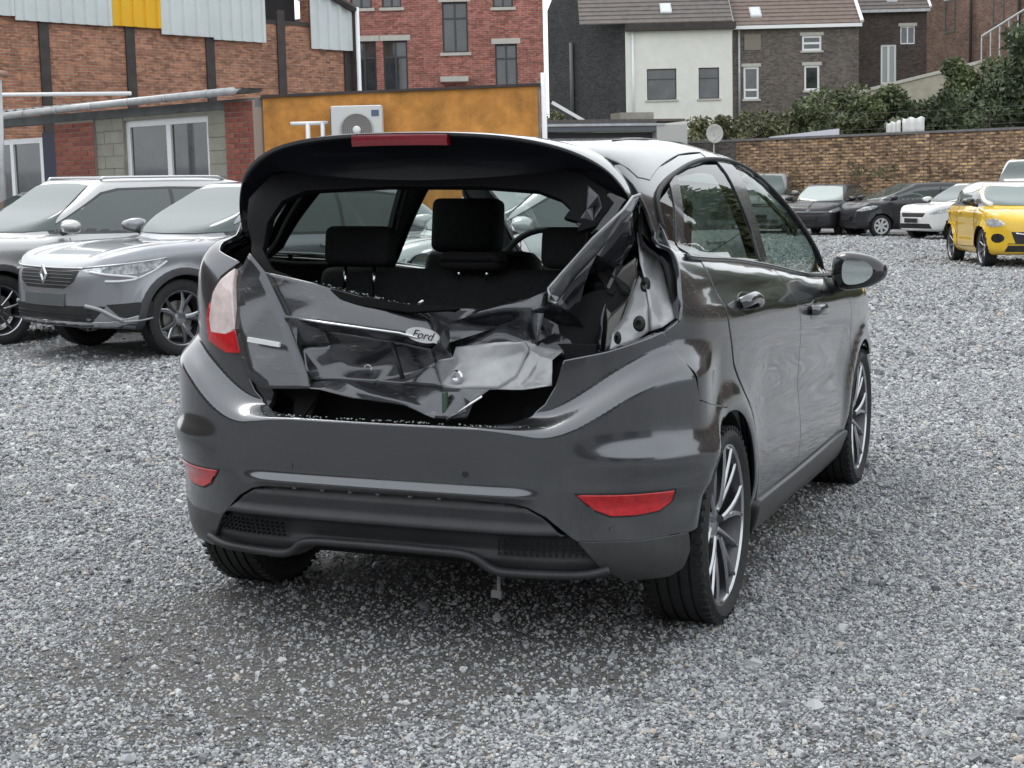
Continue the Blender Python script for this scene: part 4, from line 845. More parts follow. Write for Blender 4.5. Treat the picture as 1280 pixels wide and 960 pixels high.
def head_restraint(parent, c, w=.26, h=.19, d=.10, lean=-.12, posts=.10):
    M = Matrix.Rotation(lean, 3, 'X'); s = MB(); s.box((0, 0, 0), (w, d, h))
    o = s.build('head_restraint', SEATM, parent, smooth=True, bevel=0); bm = bmesh.new(); bm.from_mesh(o.data)
    bmesh.ops.bevel(bm, geom=bm.edges[:], offset=.035, segments=4, profile=.6, affect='EDGES'); bm.to_mesh(o.data); bm.free()
    for p in o.data.polygons: p.use_smooth = True
    o.location = c; o.rotation_euler = (lean, 0, 0)
    for sx in (-1, 1):
        q = MB(); q.tube([(sx * w * .22, 0, -h / 2 + .01), (sx * w * .22, 0, -h / 2 - posts)], .006, 8); q.build('post', CHROME, o, smooth=True)
    return o
def soft_box(name, c, dims, m, parent, bev=.04, rot=(0, 0, 0), seg=3):
    s = MB(); s.box((0, 0, 0), dims); o = s.build(name, m, parent, smooth=True); bm = bmesh.new(); bm.from_mesh(o.data)
    bmesh.ops.bevel(bm, geom=bm.edges[:], offset=bev, segments=seg, profile=.6, affect='EDGES'); bm.to_mesh(o.data); bm.free()
    for p in o.data.polygons: p.use_smooth = True
    o.location = c; o.rotation_euler = rot; return o
SEATM = mat('seat_cloth', (.018, .018, .02), .85, noise=.3, nscale=60, bump=.3, bscale=300)
# ---------------------------------------------------------------- parked cars
def surface_net(form, lo, hi, h):
    """iso-surface of a form, half space x>=0 mirrored"""
    lo = np.array(lo, float); n = np.ceil((np.array(hi) - lo) / h).astype(int) + 1
    ax = [lo[i] + np.arange(n[i]) * h for i in range(3)]; X, Y, Z = np.meshgrid(*ax, indexing='ij')
    Fv = form.F(np.stack([X.ravel(), Y.ravel(), Z.ravel()], -1)).reshape(n); ins = Fv < 0
    c = np.zeros(n - 1, int)
    for dx in (0, 1):
        for dy in (0, 1):
            for dz in (0, 1): c += ins[dx:n[0] - 1 + dx, dy:n[1] - 1 + dy, dz:n[2] - 1 + dz]
    act = (c > 0) & (c < 8); ids = -np.ones(n - 1, int); ii = np.argwhere(act); ids[act] = np.arange(len(ii))
    acc = np.zeros((len(ii), 3)); cnt = np.zeros(len(ii))
    corners = [(a, b, d) for a in (0, 1) for b in (0, 1) for d in (0, 1)]
    for p in corners:
        for k in range(3):
            if p[k]: continue
            q = list(p); q[k] = 1
            fa = Fv[tuple((ii + p).T)]; fb = Fv[tuple((ii + q).T)]; m = (fa < 0) != (fb < 0)
            t = np.where(m, fa / np.where(np.abs(fa - fb) < 1e-12, 1, fa - fb), 0); off = np.tile(np.array(p, float), (len(ii), 1)); off[:, k] += t
            acc[m] += off[m]; cnt[m] += 1
    P = lo + (ii + acc / cnt[:, None]) * h
    for _ in range(3):
        g = form.grad(P); P = P - g * np.clip(form.F(P), -h, h)[:, None] * .8
    Fc = []
    for k in range(3):
        a, b = [(1, 2), (2, 0), (0, 1)][k]; s1 = [slice(None)] * 3; s2 = [slice(None)] * 3; s1[k] = slice(0, -1); s2[k] = slice(1, None)
        ch = np.argwhere(ins[tuple(s1)] != ins[tuple(s2)])
        for e in ch:
            if e[a] == 0 or e[b] == 0 or e[a] >= n[a] - 1 or e[b] >= n[b] - 1: continue
            q = []
            for da, db in ((0, 0), (1, 0), (1, 1), (0, 1)):
                w = e.copy(); w[a] -= da; w[b] -= db; q.append(ids[tuple(w)])
            if min(q) < 0: continue
            Fc.append(q if not ins[tuple(e)] else q[::-1])
    return P, Fc
def flipF(F): return [tuple(f)[::-1] for f in F]
def make_form(d):
    L_, W, H, wb, fo = d['L'], d['W'], d['H'], d['wb'], d['fo']; w = W / 2; y0 = wb + fo - L_; y1 = wb + fo
    zb, zh, yc, yw, yr = d['zb'], d['zh'], d['yc'], d['yw'], d['yr']; g = d.get('ground', .2); zbr = d.get('zbr', zb + .06)
    side = [(y0 + .12, g + .06), (y0 + .03, g + .2), (y0, .60), (y0 + .02, zbr - .18), (y0 + .10, zbr - .02), (y0 + .35, zbr), (yr + .9, zb + .03), (yc - .3, zb + .0), (yc, zb - .03), (yc + (y1 - yc) * .45, (zb + zh) / 2 + .01), (y1 - .28, zh), (y1 - .10, zh - .10), (y1 - .02, zh - .24), (y1, .50), (y1 - .02, g + .12), (y1 - .12, g + .03), (wb * .5, g)]
    plan = [(-.3, y0), (w * .5, y0 + .02), (w * .82, y0 + .14), (w * .97, y0 + .42), (w, wb * .15), (w, wb * .6), (w, wb), (w * .97, y1 - .62), (w * .86, y1 - .26), (w * .6, y1 - .07), (w * .3, y1 - .01), (-.3, y1), (-.4, wb), (-.4, 0)]
    cab = [(y0 + d.get('rg', .06), zb - .05), (y0 + d.get('rg', .06) + .05, zb + .14), (yr - .12, H - .13), (yr, H - .055), (yr + .3, H - .015), ((yr + yw) / 2, H), (yw - .1, H - .025), (yw + .08, H - .07), ((yw + yc) / 2, (H + zb) / 2 - .015), (yc + .05, zb - .0), (yc + .05, zb - .2), (y0 + .3, zb - .2)]
    gp = [(-.3, y0 + .1), (w * .55, y0 + .14), (w * .8, y0 + .4), (w * .95, y0 + .9), (w, wb * .5), (w * .96, yw), (w * .80, yc - .25), (w * .5, yc - .0), (-.3, yc + .08), (-.4, wb * .5)]
    t = d.get('tum', .17)
    wl = ([0, g + .05, .40, .62, zb - .12, zb, zb + .2], [w * .9, w * .93, w * .985, w, w * .985, w * .945, w * .82])
    wg = ([zb - .2, zb, (zb + H) / 2, H - .1, H + .05], [w * .95, w * .925, w * .925 - t * .45, w * .925 - t * .88, w * .925 - t * 1.25])
    RT = d['RT']
    def extra(f, x, y, z):
        for cy in (0, wb):
            r = np.sqrt((y - cy) ** 2 + (z - RT) ** 2); f = f - d.get('flare', .02) * np.exp(-((r - RT - .05) / .07) ** 2) * sstep(x, w * .6, w * .8) * sstep(z, .15, .4)
        f = f - d.get('crease', .012) * sstep(z, zb - .02, zb - .09) * sstep(z, zb - .30, zb - .12) * sstep(x, w * .6, w * .8)
        f = f + d.get('scoop', .016) * np.exp(-((z - .50) / .11) ** 2) * sstep(x, w * .6, w * .8) * sstep(y, .3, .7) * sstep(y, wb - .3, wb - .7)
        f = f - d.get('ridge', .012) * np.exp(-((x - w * .52 - (y1 - y) * .05) / .05) ** 2) * sstep(z, zh - .08, zh) * sstep(y, yc - .1, yc + .15) * sstep(y, y1 - .15, y1 - .35)
        return f
    fm = Form(side, plan, wl, cab, gp, wg, kl=.13, kg=.13, ku=.05, extra=extra)
    return fm, y0, y1
def car(name, label, d, lat, dep, psi, body, z=None, cat='car', detail=1, flip=False):
    """psi: degrees the nose points to the photographer's left of straight towards him"""
    fm, y0, y1 = make_form(d); L_, W, H, wb, RT = d['L'], d['W'], d['H'], d['wb'], d['RT']; w = W / 2; zb, zh, yc, yw, yr = d['zb'], d['zh'], d['yc'], d['yw'], d['yr']
    h = RIGHT * -math.sin(R(psi)) + VIEW * -math.cos(R(psi)); left = Vector((-h.y, h.x, 0)); sx = 1 if flip else -1      # anchor: the front wheel that shows
    aw = Vector(at(lat, dep)); org = aw - h * wb - left * (-sx) * 0 + (left * -1 if not flip else left) * (w - .02)
    gzv = float(gz(aw.x, aw.y)) if z is None else z
    root = empty(name, (org.x, org.y, gzv), math.atan2(h.y, h.x) - math.pi / 2); tag(root, label, cat, 'vehicles parked round the gravel yard')
    hcell = .03 if detail > 1 else .045
    P, Fq = surface_net(fm, (-.06, y0 - .1, .08), (w + .1, y1 + .1, H + .1), hcell)
    AR_ = RT + d.get('gap', .045); keep = np.ones(len(P), bool)
    for cy in (0, wb):
        r = np.hypot(P[:, 1] - cy, P[:, 2] - RT); inn = (r < AR_ - hcell * .25) & (P[:, 0] > w * .45); keep &= ~inn
        rim = (r >= AR_ - hcell * .25) & (r < AR_ + hcell * .8) & (P[:, 0] > w * .45)
        u = (P[rim][:, 1:] - (cy, RT)) / r[rim][:, None]; P[rim, 1:] = np.array([cy, RT]) + u * (AR_ + (r[rim][:, None] - AR_) * .25)
        P[rim, 0] += 0
    Fq = [f for f in Fq if keep[f].all()]
    V = [tuple(p) for p in P]; nV = len(V); V += [(-p[0], p[1], p[2]) for p in P]; Fall = [tuple(f) for f in Fq] + [tuple(i + nV for i in f)[::-1] for f in Fq]
    bodyo = mk('body', V, Fall, body, root)
    bm = bmesh.new(); bm.from_mesh(bodyo.data); bmesh.ops.delete(bm, geom=[v for v in bm.verts if not v.link_faces], context='VERTS'); bmesh.ops.remove_doubles(bm, verts=bm.verts, dist=.002); bmesh.ops.recalc_face_normals(bm, faces=bm.faces); bm.to_mesh(bodyo.data); bm.free()
    for p in bodyo.data.polygons: p.use_smooth = True
    def pp(nm, dom, o, m, par=root, **k):
        k.setdefault('res', .05); k.setdefault('bres', .03); k.setdefault('off', .004); k.setdefault('thick', .012); k.setdefault('rim', .003); return panel(nm, fm, dom, o, m, par, **k)
    def both(nm, dom, o, m, **k): return [pp(nm, dom, o, m, mirror=q, **k) for q in (False, True)]
    for s in (1, -1):
        for cy in (0, wb):
            mb = MB(); mb.lathe([(0, AR_ - .002), (.30, AR_ - .002), (.30, .02)], 24, a0=-.3, a1=math.pi + .3); ob = mb.build('wheel_arch_liner', VOID, root, smooth=True)
            for v in ob.data.vertices: x, y, zz = v.co; v.co = (s * (w - .035 - x), y + cy, zz + RT)
            make_wheel(root, (s * (w - .03 - .105), cy, RT), s, RT, d.get('WT', .21), d.get('RR', RT * .70), d.get('wheel', 'multi'), d.get('spokes', 7), d.get('wm'))
            if d.get('clad'):
                a = [(cy + (AR_ + .055) * math.cos(t), RT + (AR_ + .055) * math.sin(t)) for t in np.linspace(-.35, math.pi + .35, 22)] + [(cy + (AR_ + .003) * math.cos(t), RT + (AR_ + .003) * math.sin(t)) for t in np.linspace(math.pi + .35, -.35, 22)]
                pp('arch_cladding', 'side', a, CLAD, mirror=s < 0, off=.012, thick=.03, rim=.006)
    sg = d.get('sideglass', CARGLASS); k = .045; tb = zb + .03; ts = H - .135
    ya = yr - .02; yb = d.get('bp', (yr + yw) / 2 + .12)
    def slope(y, zz): return y
    rear = [(yr + .02 - .28 * (ts - tb) / .4 + 0, tb + .03), (yr + .10, ts - .03), (yr + .4, ts), (yb - .03, ts + .005), (yb - .005, tb)]
    ydo = [r_ for r_ in rear]
    front = [(yb + .045, tb), (yb + .02, ts + .005), (yw - .16, ts - .012), (yw + .04, ts - .05), (yc - .20, tb + .04), (yc - .26, tb)]
    pp_f = both('window_surround', 'side', [(rear[0][0] - .03, tb - .025), (yr + .08, ts + .0), (yr + .4, ts + .03), (yb, ts + .035), (yw - .14, ts + .018), (yw + .06, ts - .025), (yc - .16, tb + .03), (yc - .18, tb - .025)], SATK, off=.0015, thick=.004, rim=.001)
    both('rear_window', 'side', rear, sg); both('front_window', 'side', front, sg)
    wz0, wz1 = zb + .035, H - .085; wa, wbm = w * .80, w * .60
    f = [(0, wz0 - .015), (wa * .6, wz0 - .01), (wa, wz0 + .01), ((wa + wbm) / 2 + .02, (wz0 + wz1) / 2), (wbm, wz1 - .01), (wbm * .5, wz1 + .01), (0, wz1 + .013)]
    pp('windscreen', 'front', f + [(-a, b) for a, b in f[::-1][1:-1]], d.get('screen', SCREEN), res=.035, off=.009)
    WRAPF_Y[0] = wb - .1
    # door outlines as thin recessed-looking seams (raised gaskets in shadow colour), handles
    for s in (1, -1):
        for ln in ([(yb + .01, zb - .0), (yb + .02, .62), (yb + .0, .42), (yb - .03, .32)], [(yc - .32, zb - .03), (yc - .28, .66), (yc - .34, .34)], [(yr + .02 - .15, zb - .0), (.22, zb - .30), (RT + .15, .50), (RT + .18, .33)], [(-.1 + RT + .28, .31), (yb - .03, .31), (yc - .34, .33)]):
            p = on_form(fm, 'side', catmull(ln, False, 6), .0005)
            if len(p) > 2: MB().tube([(s * a, b, c) for a, b, c in p], .0045, 5).build('door_seam', VOID, root)
        if d.get('fh', True):
            for hy in (yb - .30, yb + .16 + .52 - .30 if 0 else yc - .95):
                pass
            for hy in (yr + .02 + .12, yb + .16):
                p = on_form(fm, 'side', [(hy, zb - .10), (hy + .02, zb - .10), (hy + .18, zb - .105), (hy + .20, zb - .105)], .03); p[0] -= (.028, 0, 0); p[-1] -= (.028, 0, 0)
                MB().tube([(s * a, b, c) for a, b, c in p], .012, 8, flat=1.3).build('handle', body, root, smooth=True)
        # mirror
        my, mz = yc - .28, zb + .085; mb = MB(); V = []
        for yy, kx, kz in [(-.06, .4, .45), (-.05, .86, .86), (0, 1, 1), (.05, .92, .95), (.10, .66, .7), (.125, .2, .25)]:
            for t in np.linspace(0, 2 * math.pi, 17)[:-1]: c_, s_ = math.cos(t), math.sin(t); V.append((s * (w + .085 + d.get('ms', .115) * kx * math.copysign(abs(c_) ** .7, c_)), my + yy + .02 * c_, mz + .070 * kz * math.copysign(abs(s_) ** .7, s_) * (1 - .2 * c_)))
        mb.add(V, [(i * 16 + q, i * 16 + (q + 1) % 16, (i + 1) * 16 + (q + 1) % 16, (i + 1) * 16 + q) for i in range(5) for q in range(16)] + [tuple(range(16)), tuple(80 + q for q in range(16))])
        mo = mb.build('door_mirror', d.get('mm', body), root, smooth=True)
        MB().tube([(s * (w - .07), my + .03, mz - .06), (s * (w + .03), my + .02, mz - .05)], [.035, .025], 8).build('mirror_arm', BLK, mo, smooth=True)
    # front
    def fw(z_, y_): return z_
    hl = d.get('lamp') or [(.50 * w / .88, zh - .19), (.66 * w / .88, zh - .20), (.98 * w / .88, zh - .14), (1.10 * w / .88, zh - .06), (.98 * w / .88, zh - .045), (.72 * w / .88, zh - .085)]
    both('headlight', 'wrapf', hl, d.get('lampm', LAMP), off=.004, res=.03, bres=.02)
    gr = d.get('grille', [(-.42, zh - .17), (.42, zh - .17), (.36, zh - .27), (-.36, zh - .27)]); pp('grille', 'wrapf', gr, BLK, off=.003, res=.04)
    lg = d.get('intake', [(-.52, .42), (.52, .42), (.58, .30), (-.58, .30)]); pp('lower_intake', 'wrapf', lg, BLK, off=.003, res=.04)
    for z_ in np.linspace(.31, .41, 4):
        p = on_form(fm, 'wrapf', [(a, z_) for a in np.linspace(-.5, .5, 9)], .009); MB().tube(p, .006, 5).build('intake_bar', BLK, root)
    if d.get('plate', True):
        p = on_form(fm, 'wrapf', [(-.26, .50), (0, .50), (.26, .50)], .014); q = MB(); q.bx(-.26, .26, float(p[1][1]) - .006, float(p[1][1]) + .006, .445, .555); q.build('plate_holder', BLK, root, bevel=.003)
    return root, fm, pp, both
CARGLASS = glass('car_side_glass', (.10, .13, .13), .12); SCREEN = mat('windscreen_glass', (.065, .09, .088), .04, spec=.9)
CARGLASS = mat('car_window_glass', (.085, .105, .10), .04, spec=.9)
CLAD = mat('black_cladding', (.045, .046, .05), .6, noise=.15, nscale=14)
LAMP = mat('headlamp_glass', (.58, .61, .63), .08, metal=.4, coat=1., noise=.6, nscale=22)
SILV = paint('silver_paint', (.50, .50, .50), metal=.6, rough=.38); ARKG = paint('mid_grey_paint', (.30, .31, .335), metal=.6, rough=.33)
BLKP = paint('black_paint', (.010, .010, .014), metal=.0, rough=.5, coat=.45); WHTP = paint('white_paint', (.72, .72, .70), metal=0, rough=.4); YELP = paint('yellow_paint', (.80, .50, .015), metal=0, rough=.35)
SUV1 = dict(L=4.57, W=1.82, H=1.57, wb=2.72, fo=.90, zb=1.05, zh=.905, zbr=1.12, yc=2.30, yw=1.45, yr=-.05, RT=.345, RR=.245, ground=.25, clad=True, wheel='y', spokes=5, tum=.20, wm=ALLOY, rg=.35, flare=.03, crease=.02,
  lamp=[(.42, 0.790), (.60, 0.815), (.85, 0.860), (1.03, 0.885), (1.00, 0.830), (.90, 0.785), (.80, 0.755), (.62, 0.750), (.48, 0.765)], grille=[(-.40, 0.780), (.40, 0.780), (.36, 0.685), (.26, 0.625), (-.26, 0.625), (-.36, 0.685)], intake=[(-.60, 0.475), (.60, 0.475), (.50, 0.335), (-.50, 0.335)], plate=False)
r_, fm, pp, both = car('parked_suv_coupe', 'mid grey coupe suv with diamond badge parked beside the wreck', SUV1, -2.91, 14.2, 45, ARKG, detail=2)
BLKCH = mat('dark_chrome', (.16, .165, .17), .3, metal=.8); CHR2 = mat('satin_chrome', (.62, .63, .65), .25, metal=.9)
def bar_(nm, pts, r, m, par, off=.008, dom='wrapf', n=6, flat=1.): return MB().tube(on_form(fm, dom, catmull(pts, False, 5), off), r, n, flat=flat).build(nm, m, par, smooth=True)
for z_ in (.65, .68, .71, .74, .765): bar_('grille_slat', [(-.33 - (z_ - .65) * .4, z_), (0, z_), (.33 + (z_ - .65) * .4, z_)], .003, BLKCH, r_, .012)
bar_('grille_trim', [(-.44, 0.800), (-.2, 0.794), (0, 0.792), (.2, 0.794), (.44, 0.800), (.56, 0.813)], .010, CHR2, r_, .008)
for s in (1, -1):
    bar_('daylight_lamp', [(s * .50, 0.772), (s * .62, 0.752), (s * .74, 0.735), (s * .80, 0.715), (s * .70, 0.695), (s * .60, 0.695)], .011, mat('lamp_white', (.8, .82, .84), .2, coat=.6), r_, .012)
    bar_('daylight_lamp', [(s * .80, 0.715), (s * .92, 0.780), (s * 1.02, 0.860)], .009, MATS['lamp_white'], r_, .010)
    bar_('lamp_brow', [(s * .44, 0.802), (s * .7, 0.840), (s * 1.02, 0.887)], .007, CHR2, r_, .010)
    bar_('bumper_blade', [(s * .46, 0.480), (s * .56, 0.450), (s * .64, 0.390), (s * .70, 0.350)], .017, mat('blade_grey', (.36, .37, .385), .35, metal=.6), r_, .006, flat=1.2)
    bar_('bumper_blade', [(s * .68, 0.345), (s * .80, 0.350), (s * .90, 0.370)], .010, MATS['blade_grey'], r_, .008)
both('fog_recess', 'wrapf', [(.60, 0.490), (.90, 0.510), (.92, 0.390), (.76, 0.360), (.68, 0.390)], BLK, off=.003, res=.03)
p = on_form(fm, 'wrapf', [(0, .735)], .02)[0]; q = MB(); k = [(0, .095), (.062, 0), (0, -.095), (-.062, 0)]; k2 = [(0, .05), (.03, 0), (0, -.05), (-.03, 0)]
q.add([(a, 0, b) for a, b in k] + [(a, 0, b) for a, b in k2] + [(a * .8, .014, b * .85) for a, b in k] + [(a * 1.25, .014, b * 1.2) for a, b in k2], [(i, (i + 1) % 4, 12 + (i + 1) % 4 - 4 + 4 - 4, 8 + i) if 0 else (i, (i + 1) % 4, 8 + (i + 1) % 4, 8 + i) for i in range(4)] + [(8 + i, 8 + (i + 1) % 4, 12 + (i + 1) % 4, 12 + i) for i in range(4)] + [(12 + i, 12 + (i + 1) % 4, 4 + (i + 1) % 4, 4 + i) for i in range(4)])
b_ = q.build('diamond_badge', CHROME, r_); b_.location = tuple(p)
pp('skid_trim', 'wrapf', [(-.62, 0.340), (.62, 0.340), (.80, 0.390), (.86, 0.370), (.66, 0.300), (-.66, 0.300), (-.86, 0.370), (-.80, 0.390)], CHR2, off=.008, res=.04)
pp('chin', 'wrapf', [(-.8, 0.315), (.8, 0.315), (.85, 0.260), (-.85, 0.260)], CLAD, off=.006)
both('sill_cladding', 'side', [(.42, .42), (2.30, .42), (2.30, .27), (.42, .27)], CLAD, off=.010, thick=.02)
pp('number_plate_blank', 'wrapf', [(-.27, 0.575), (.27, 0.575), (.27, 0.470), (-.27, 0.470)], mat('plate_carrier_grey', (.10, .11, .115), .5), off=.014, thick=.014)
SUV2 = dict(L=4.45, W=1.84, H=1.64, wb=2.67, fo=.88, zb=1.06, zh=.99, zbr=1.10, yc=2.22, yw=1.40, yr=-.35, RT=.345, RR=.245, ground=.25, clad=True, wheel='multi', spokes=10, tum=.20, crease=.02, ms=.14)
r2, fm, pp, both = car('parked_suv', 'light silver suv with roof rails left of the coupe suv', SUV2, -4.95, 15.5, 47, SILV, detail=2)
for s in (1, -1):
    p = on_form(fm, 'top', catmull([(.56, -.1), (.585, .3), (.59, .8), (.58, 1.2), (.565, 1.38)], False, 4), .03); p[0][2] -= .03; p[-1][2] -= .03; MB().tube([(s * a, b, c) for a, b, c in p], .014, 8).build('roof_rail', CHR2, r2, smooth=True)
HAT = dict(L=3.95, W=1.68, H=1.47, wb=2.47, fo=.80, zb=.95, zh=.86, zbr=1.0, yc=2.28, yw=1.40, yr=-.32, RT=.30, RR=.215, tum=.17, wheel='cap', spokes=8, wm=STEELCAP)
def mod(b, **k): q = dict(b); q.update(k); return q
car('parked_saloon', 'black car roof at the far left edge behind the silver suv', mod(HAT, H=1.45), -7.15, 21.0, 60, BLKP, z=-.1)
car('parked_hatchback', 'pale silver hatchback seen through the missing rear glass of the wreck', mod(HAT, H=1.50, L=4.1), -.35, 13.3, 60, SILV)
rv, fm, pp, both = car('black_hatchback', 'small black hatchback facing the camera in front of the brick wall', mod(HAT, H=1.46, wheel='multi', spokes=6, wm=ALLOY, screen=mat('pale_screen', (.30, .36, .34), .1, spec=.8, coat=.6)), 9.39, 45.4, 27, BLKP)
q = MB(); q.lathe([(-.004, .001), (-.01, .05), (.004, .055)], 16, axis='y'); b_ = q.build('round_badge', CHR2, rv, smooth=True); b_.location = tuple(on_form(fm, 'wrapf', [(0, .70)], .012)[0])
bar_('grille_trim', [(-.5, .67), (0, .665), (.5, .67)], .006, CHR2, rv)
car('black_city_car', 'black city car with silver wheel trims side on before the brick wall', mod(HAT, L=3.75, fo=.68, zh=.90, yc=2.42, yw=1.30, zb=.98, H=1.49, wheel='cap', spokes=7), 10.12, 43.9, 74, BLKP)
WC = mod(HAT, L=4.0, wheel='cap'); rw, fm, pp, both = car('white_hatchback', 'white hatchback nose showing between the black city car and the yellow car', WC, 11.35, 41.0, 66, WHTP)
car('grey_van', 'small dull grey van left of the black hatchback, before the brick garden wall', mod(HAT, L=3.6, W=1.8, H=1.80, zb=1.12, zh=1.05, yw=1.35, yc=2.0, yr=-.45, wb=2.2, fo=.7), 8.35, 48.2, 15, mat('dull_grey_van', (.28, .28, .28), .5, coat=.3), cat='van')
car('white_van', 'tall white van mostly hidden behind the yellow car at the right edge', mod(HAT, L=4.8, W=1.9, H=2.05, zb=1.25, zh=1.10, yw=2.2, yc=2.7, yr=-.8, wb=3.0, fo=.85), 12.65, 38.9, 60, WHTP, cat='van')
MINI = dict(L=3.70, W=1.72, H=1.43, wb=2.31, fo=.76, zb=1.00, zh=.90, zbr=1.05, yc=2.10, yw=1.12, yr=-.35, RT=.325, RR=.25, tum=.27, wheel='multi', spokes=7, mm=GLOSSBLK, flare=.035, grille=[(-.46, .60), (.46, .60), (.40, .42), (-.40, .42)], intake=[(-.50, .37), (.50, .37), (.55, .28), (-.55, .28)], plate=False, screen=mat('city_screen', (.16, .20, .19), .06, spec=.5),
  lamp=[(.55, .73), (.60, .78), (.72, .815), (.86, .81), (.95, .77), (.92, .71), (.78, .68), (.62, .69)])
ry, fm, pp, both = car('yellow_city_car', 'bright yellow city car with white roof and black mirrors', MINI, 7.86, 26.9, 3, YELP, flip=True)
wy = [(0, -.48), (.45, -.42), (.60, -.25), (.66, .3), (.655, .8), (.60, 1.08), (.42, 1.22), (0, 1.28)]; panel('roof', fm, 'top', wy + [(-a, b) for a, b in wy[::-1][1:-1]], WHTP, ry, res=.04, bres=.03, off=.010)
for s_ in (1, -1):
    p = on_form(fm, 'side', catmull([(1.02, 1.365), (1.2, 1.325), (1.42, 1.24), (1.70, 1.13), (2.0, 1.02)], False, 4), .004); MB().tube([(s_ * a, b, c) for a, b, c in p], .038, 8).build('white_pillar', WHTP, ry, smooth=True)
both('fog_recess', 'wrapf', [(.66 + .11 * math.cos(t), .50 + .075 * math.sin(t)) for t in np.linspace(0, 6, 12)], GLOSSBLK, off=.004, res=.03)
bar_('grille_wing', [(-.40, .58), (-.1, .53), (0, .525), (.1, .53), (.40, .58)], .014, CHROME, ry, .012)
q = MB(); q.lathe([(-.006, .04), (.006, .055), (-.006, .065)], 18, axis='y'); b_ = q.build('round_badge', CHROME, ry, smooth=True); b_.location = tuple(on_form(fm, 'wrapf', [(0, .535)], .022)[0])
# surveyed corner points (metres) of the crumpled tailgate and of the torn right rear corner
TG_P = {'A': (-0.4998, -0.5107, 1.1327), 'B': (-0.439, -0.5238, 1.0768), 'C': (-0.2718, -0.5905, 0.7929), 'D': (-0.256, -0.6022, 0.7431), 'E': (-0.4152, -0.6037, 0.7367), 'F': (-0.4705, -0.5955, 0.7717), 'G': (-0.5173, -0.5627, 0.8746), 'G2': (-0.5637, -0.5179, 0.9662), 'H': (-0.5474, -0.5035, 1.0622), 'b1': (-0.3967, -0.5391, 1.0118), 'b2': (-0.355, -0.5536, 0.9498), 'b3': (-0.3144, -0.5724, 0.8698), 'u1': (-0.2723, -0.545, 1.0498), 'u2': (-0.0956, -0.54, 1.0108), 'u3': (-0.0006, -0.52, 0.9907), 'u4': (0.0616, -0.49, 0.9738), 'u5': (0.2203, -0.45, 0.9792), 'u6': (0.3654, -0.43, 1.0132), 'u7': (0.4249, -0.42, 1.0388), 'c1': (-0.2182, -0.57, 0.9893), 'c2': (-0.0151, -0.565, 0.9658), 'c3': (0.109, -0.54, 0.9487), 'h1': (-0.2033, -0.6, 0.9384), 'h2': (0.0339, -0.59, 0.9141), 'h3': (0.1394, -0.565, 0.89), 'r1': (-0.3144, -0.56, 0.9348), 'r2': (-0.2277, -0.56, 0.9112), 'r3': (0.0121, -0.55, 0.8824), 'r4': (0.1036, -0.53, 0.865), 'p1': (-0.3058, -0.545, 0.8581), 'p2': (-0.2181, -0.535, 0.867), 'p3': (-0.2486, -0.55, 0.7942), 'p4': (-0.1794, -0.52, 0.8172), 'p5': (-0.1135, -0.49, 0.8023), 'p6': (-0.0051, -0.515, 0.8321), 'p7': (0.018, -0.5, 0.7893), 'p8': (0.1112, -0.52, 0.8204), 'k1': (-0.2652, -0.56, 0.7615), 'k2': (-0.1702, -0.55, 0.7688), 'k3': (-0.0713, -0.54, 0.7645), 'k4': (0.0137, -0.53, 0.7598), 'k5': (0.1439, -0.55, 0.7581), 'l1': (-0.223, -0.6, 0.7419), 'l2': (-0.0909, -0.605, 0.741), 'l3': (0.0335, -0.6, 0.7226), 'l4': (0.1061, -0.595, 0.7068), 'l5': (0.1452, -0.6, 0.6726), 'l6': (0.0458, -0.6, 0.707), 'l7': (-0.1195, -0.6, 0.7205), 'n1': (0.1112, -0.5, 0.9457), 'n2': (0.1281, -0.47, 0.9322), 'n3': (0.137, -0.48, 0.88), 'e1': (0.2346, -0.485, 0.9683), 'e2': (0.3796, -0.455, 0.9809), 'e3': (0.3723, -0.43, 0.8827), 'e4': (0.2322, -0.42, 0.8682), 'e5': (0.1294, -0.44, 0.848), 'e6': (0.262, -0.4, 0.9232), 'g1': (0.1656, -0.5, 0.8688), 'g2': (0.2934, -0.51, 0.8874), 'g3': (0.3746, -0.5, 0.8935), 'g4': (0.3876, -0.49, 0.8681), 'g5': (0.3615, -0.53, 0.7918), 'g6': (0.3136, -0.55, 0.7582), 'g7': (0.2951, -0.515, 0.8333), 'g8': (0.1791, -0.515, 0.8177), 'g9': (0.1414, -0.56, 0.8096), 'g10': (0.1411, -0.57, 0.838), 'g11': (0.1727, -0.54, 0.843), 's1': (0.2046, -0.57, 0.7583), 't1': (0.4006, -0.46, 0.8771), 't2': (0.3841, -0.545, 0.7763), 't3': (0.425, -0.5, 0.8499), 't4': (0.4024, -0.53, 0.7844), 't5': (0.4765, -0.45, 0.8649), 't6': (0.4657, -0.52, 0.8442), 't7': (0.397, -0.56, 0.7628), 't8': (0.4765, -0.55, 0.8119), 't9': (0.4801, -0.56, 0.7774), 'q1': (0.261, -0.6, 0.7258), 'q2': (0.2387, -0.6, 0.6749), 'q3': (0.1866, -0.61, 0.6737), 'q4': (0.2974, -0.57, 0.7599)}
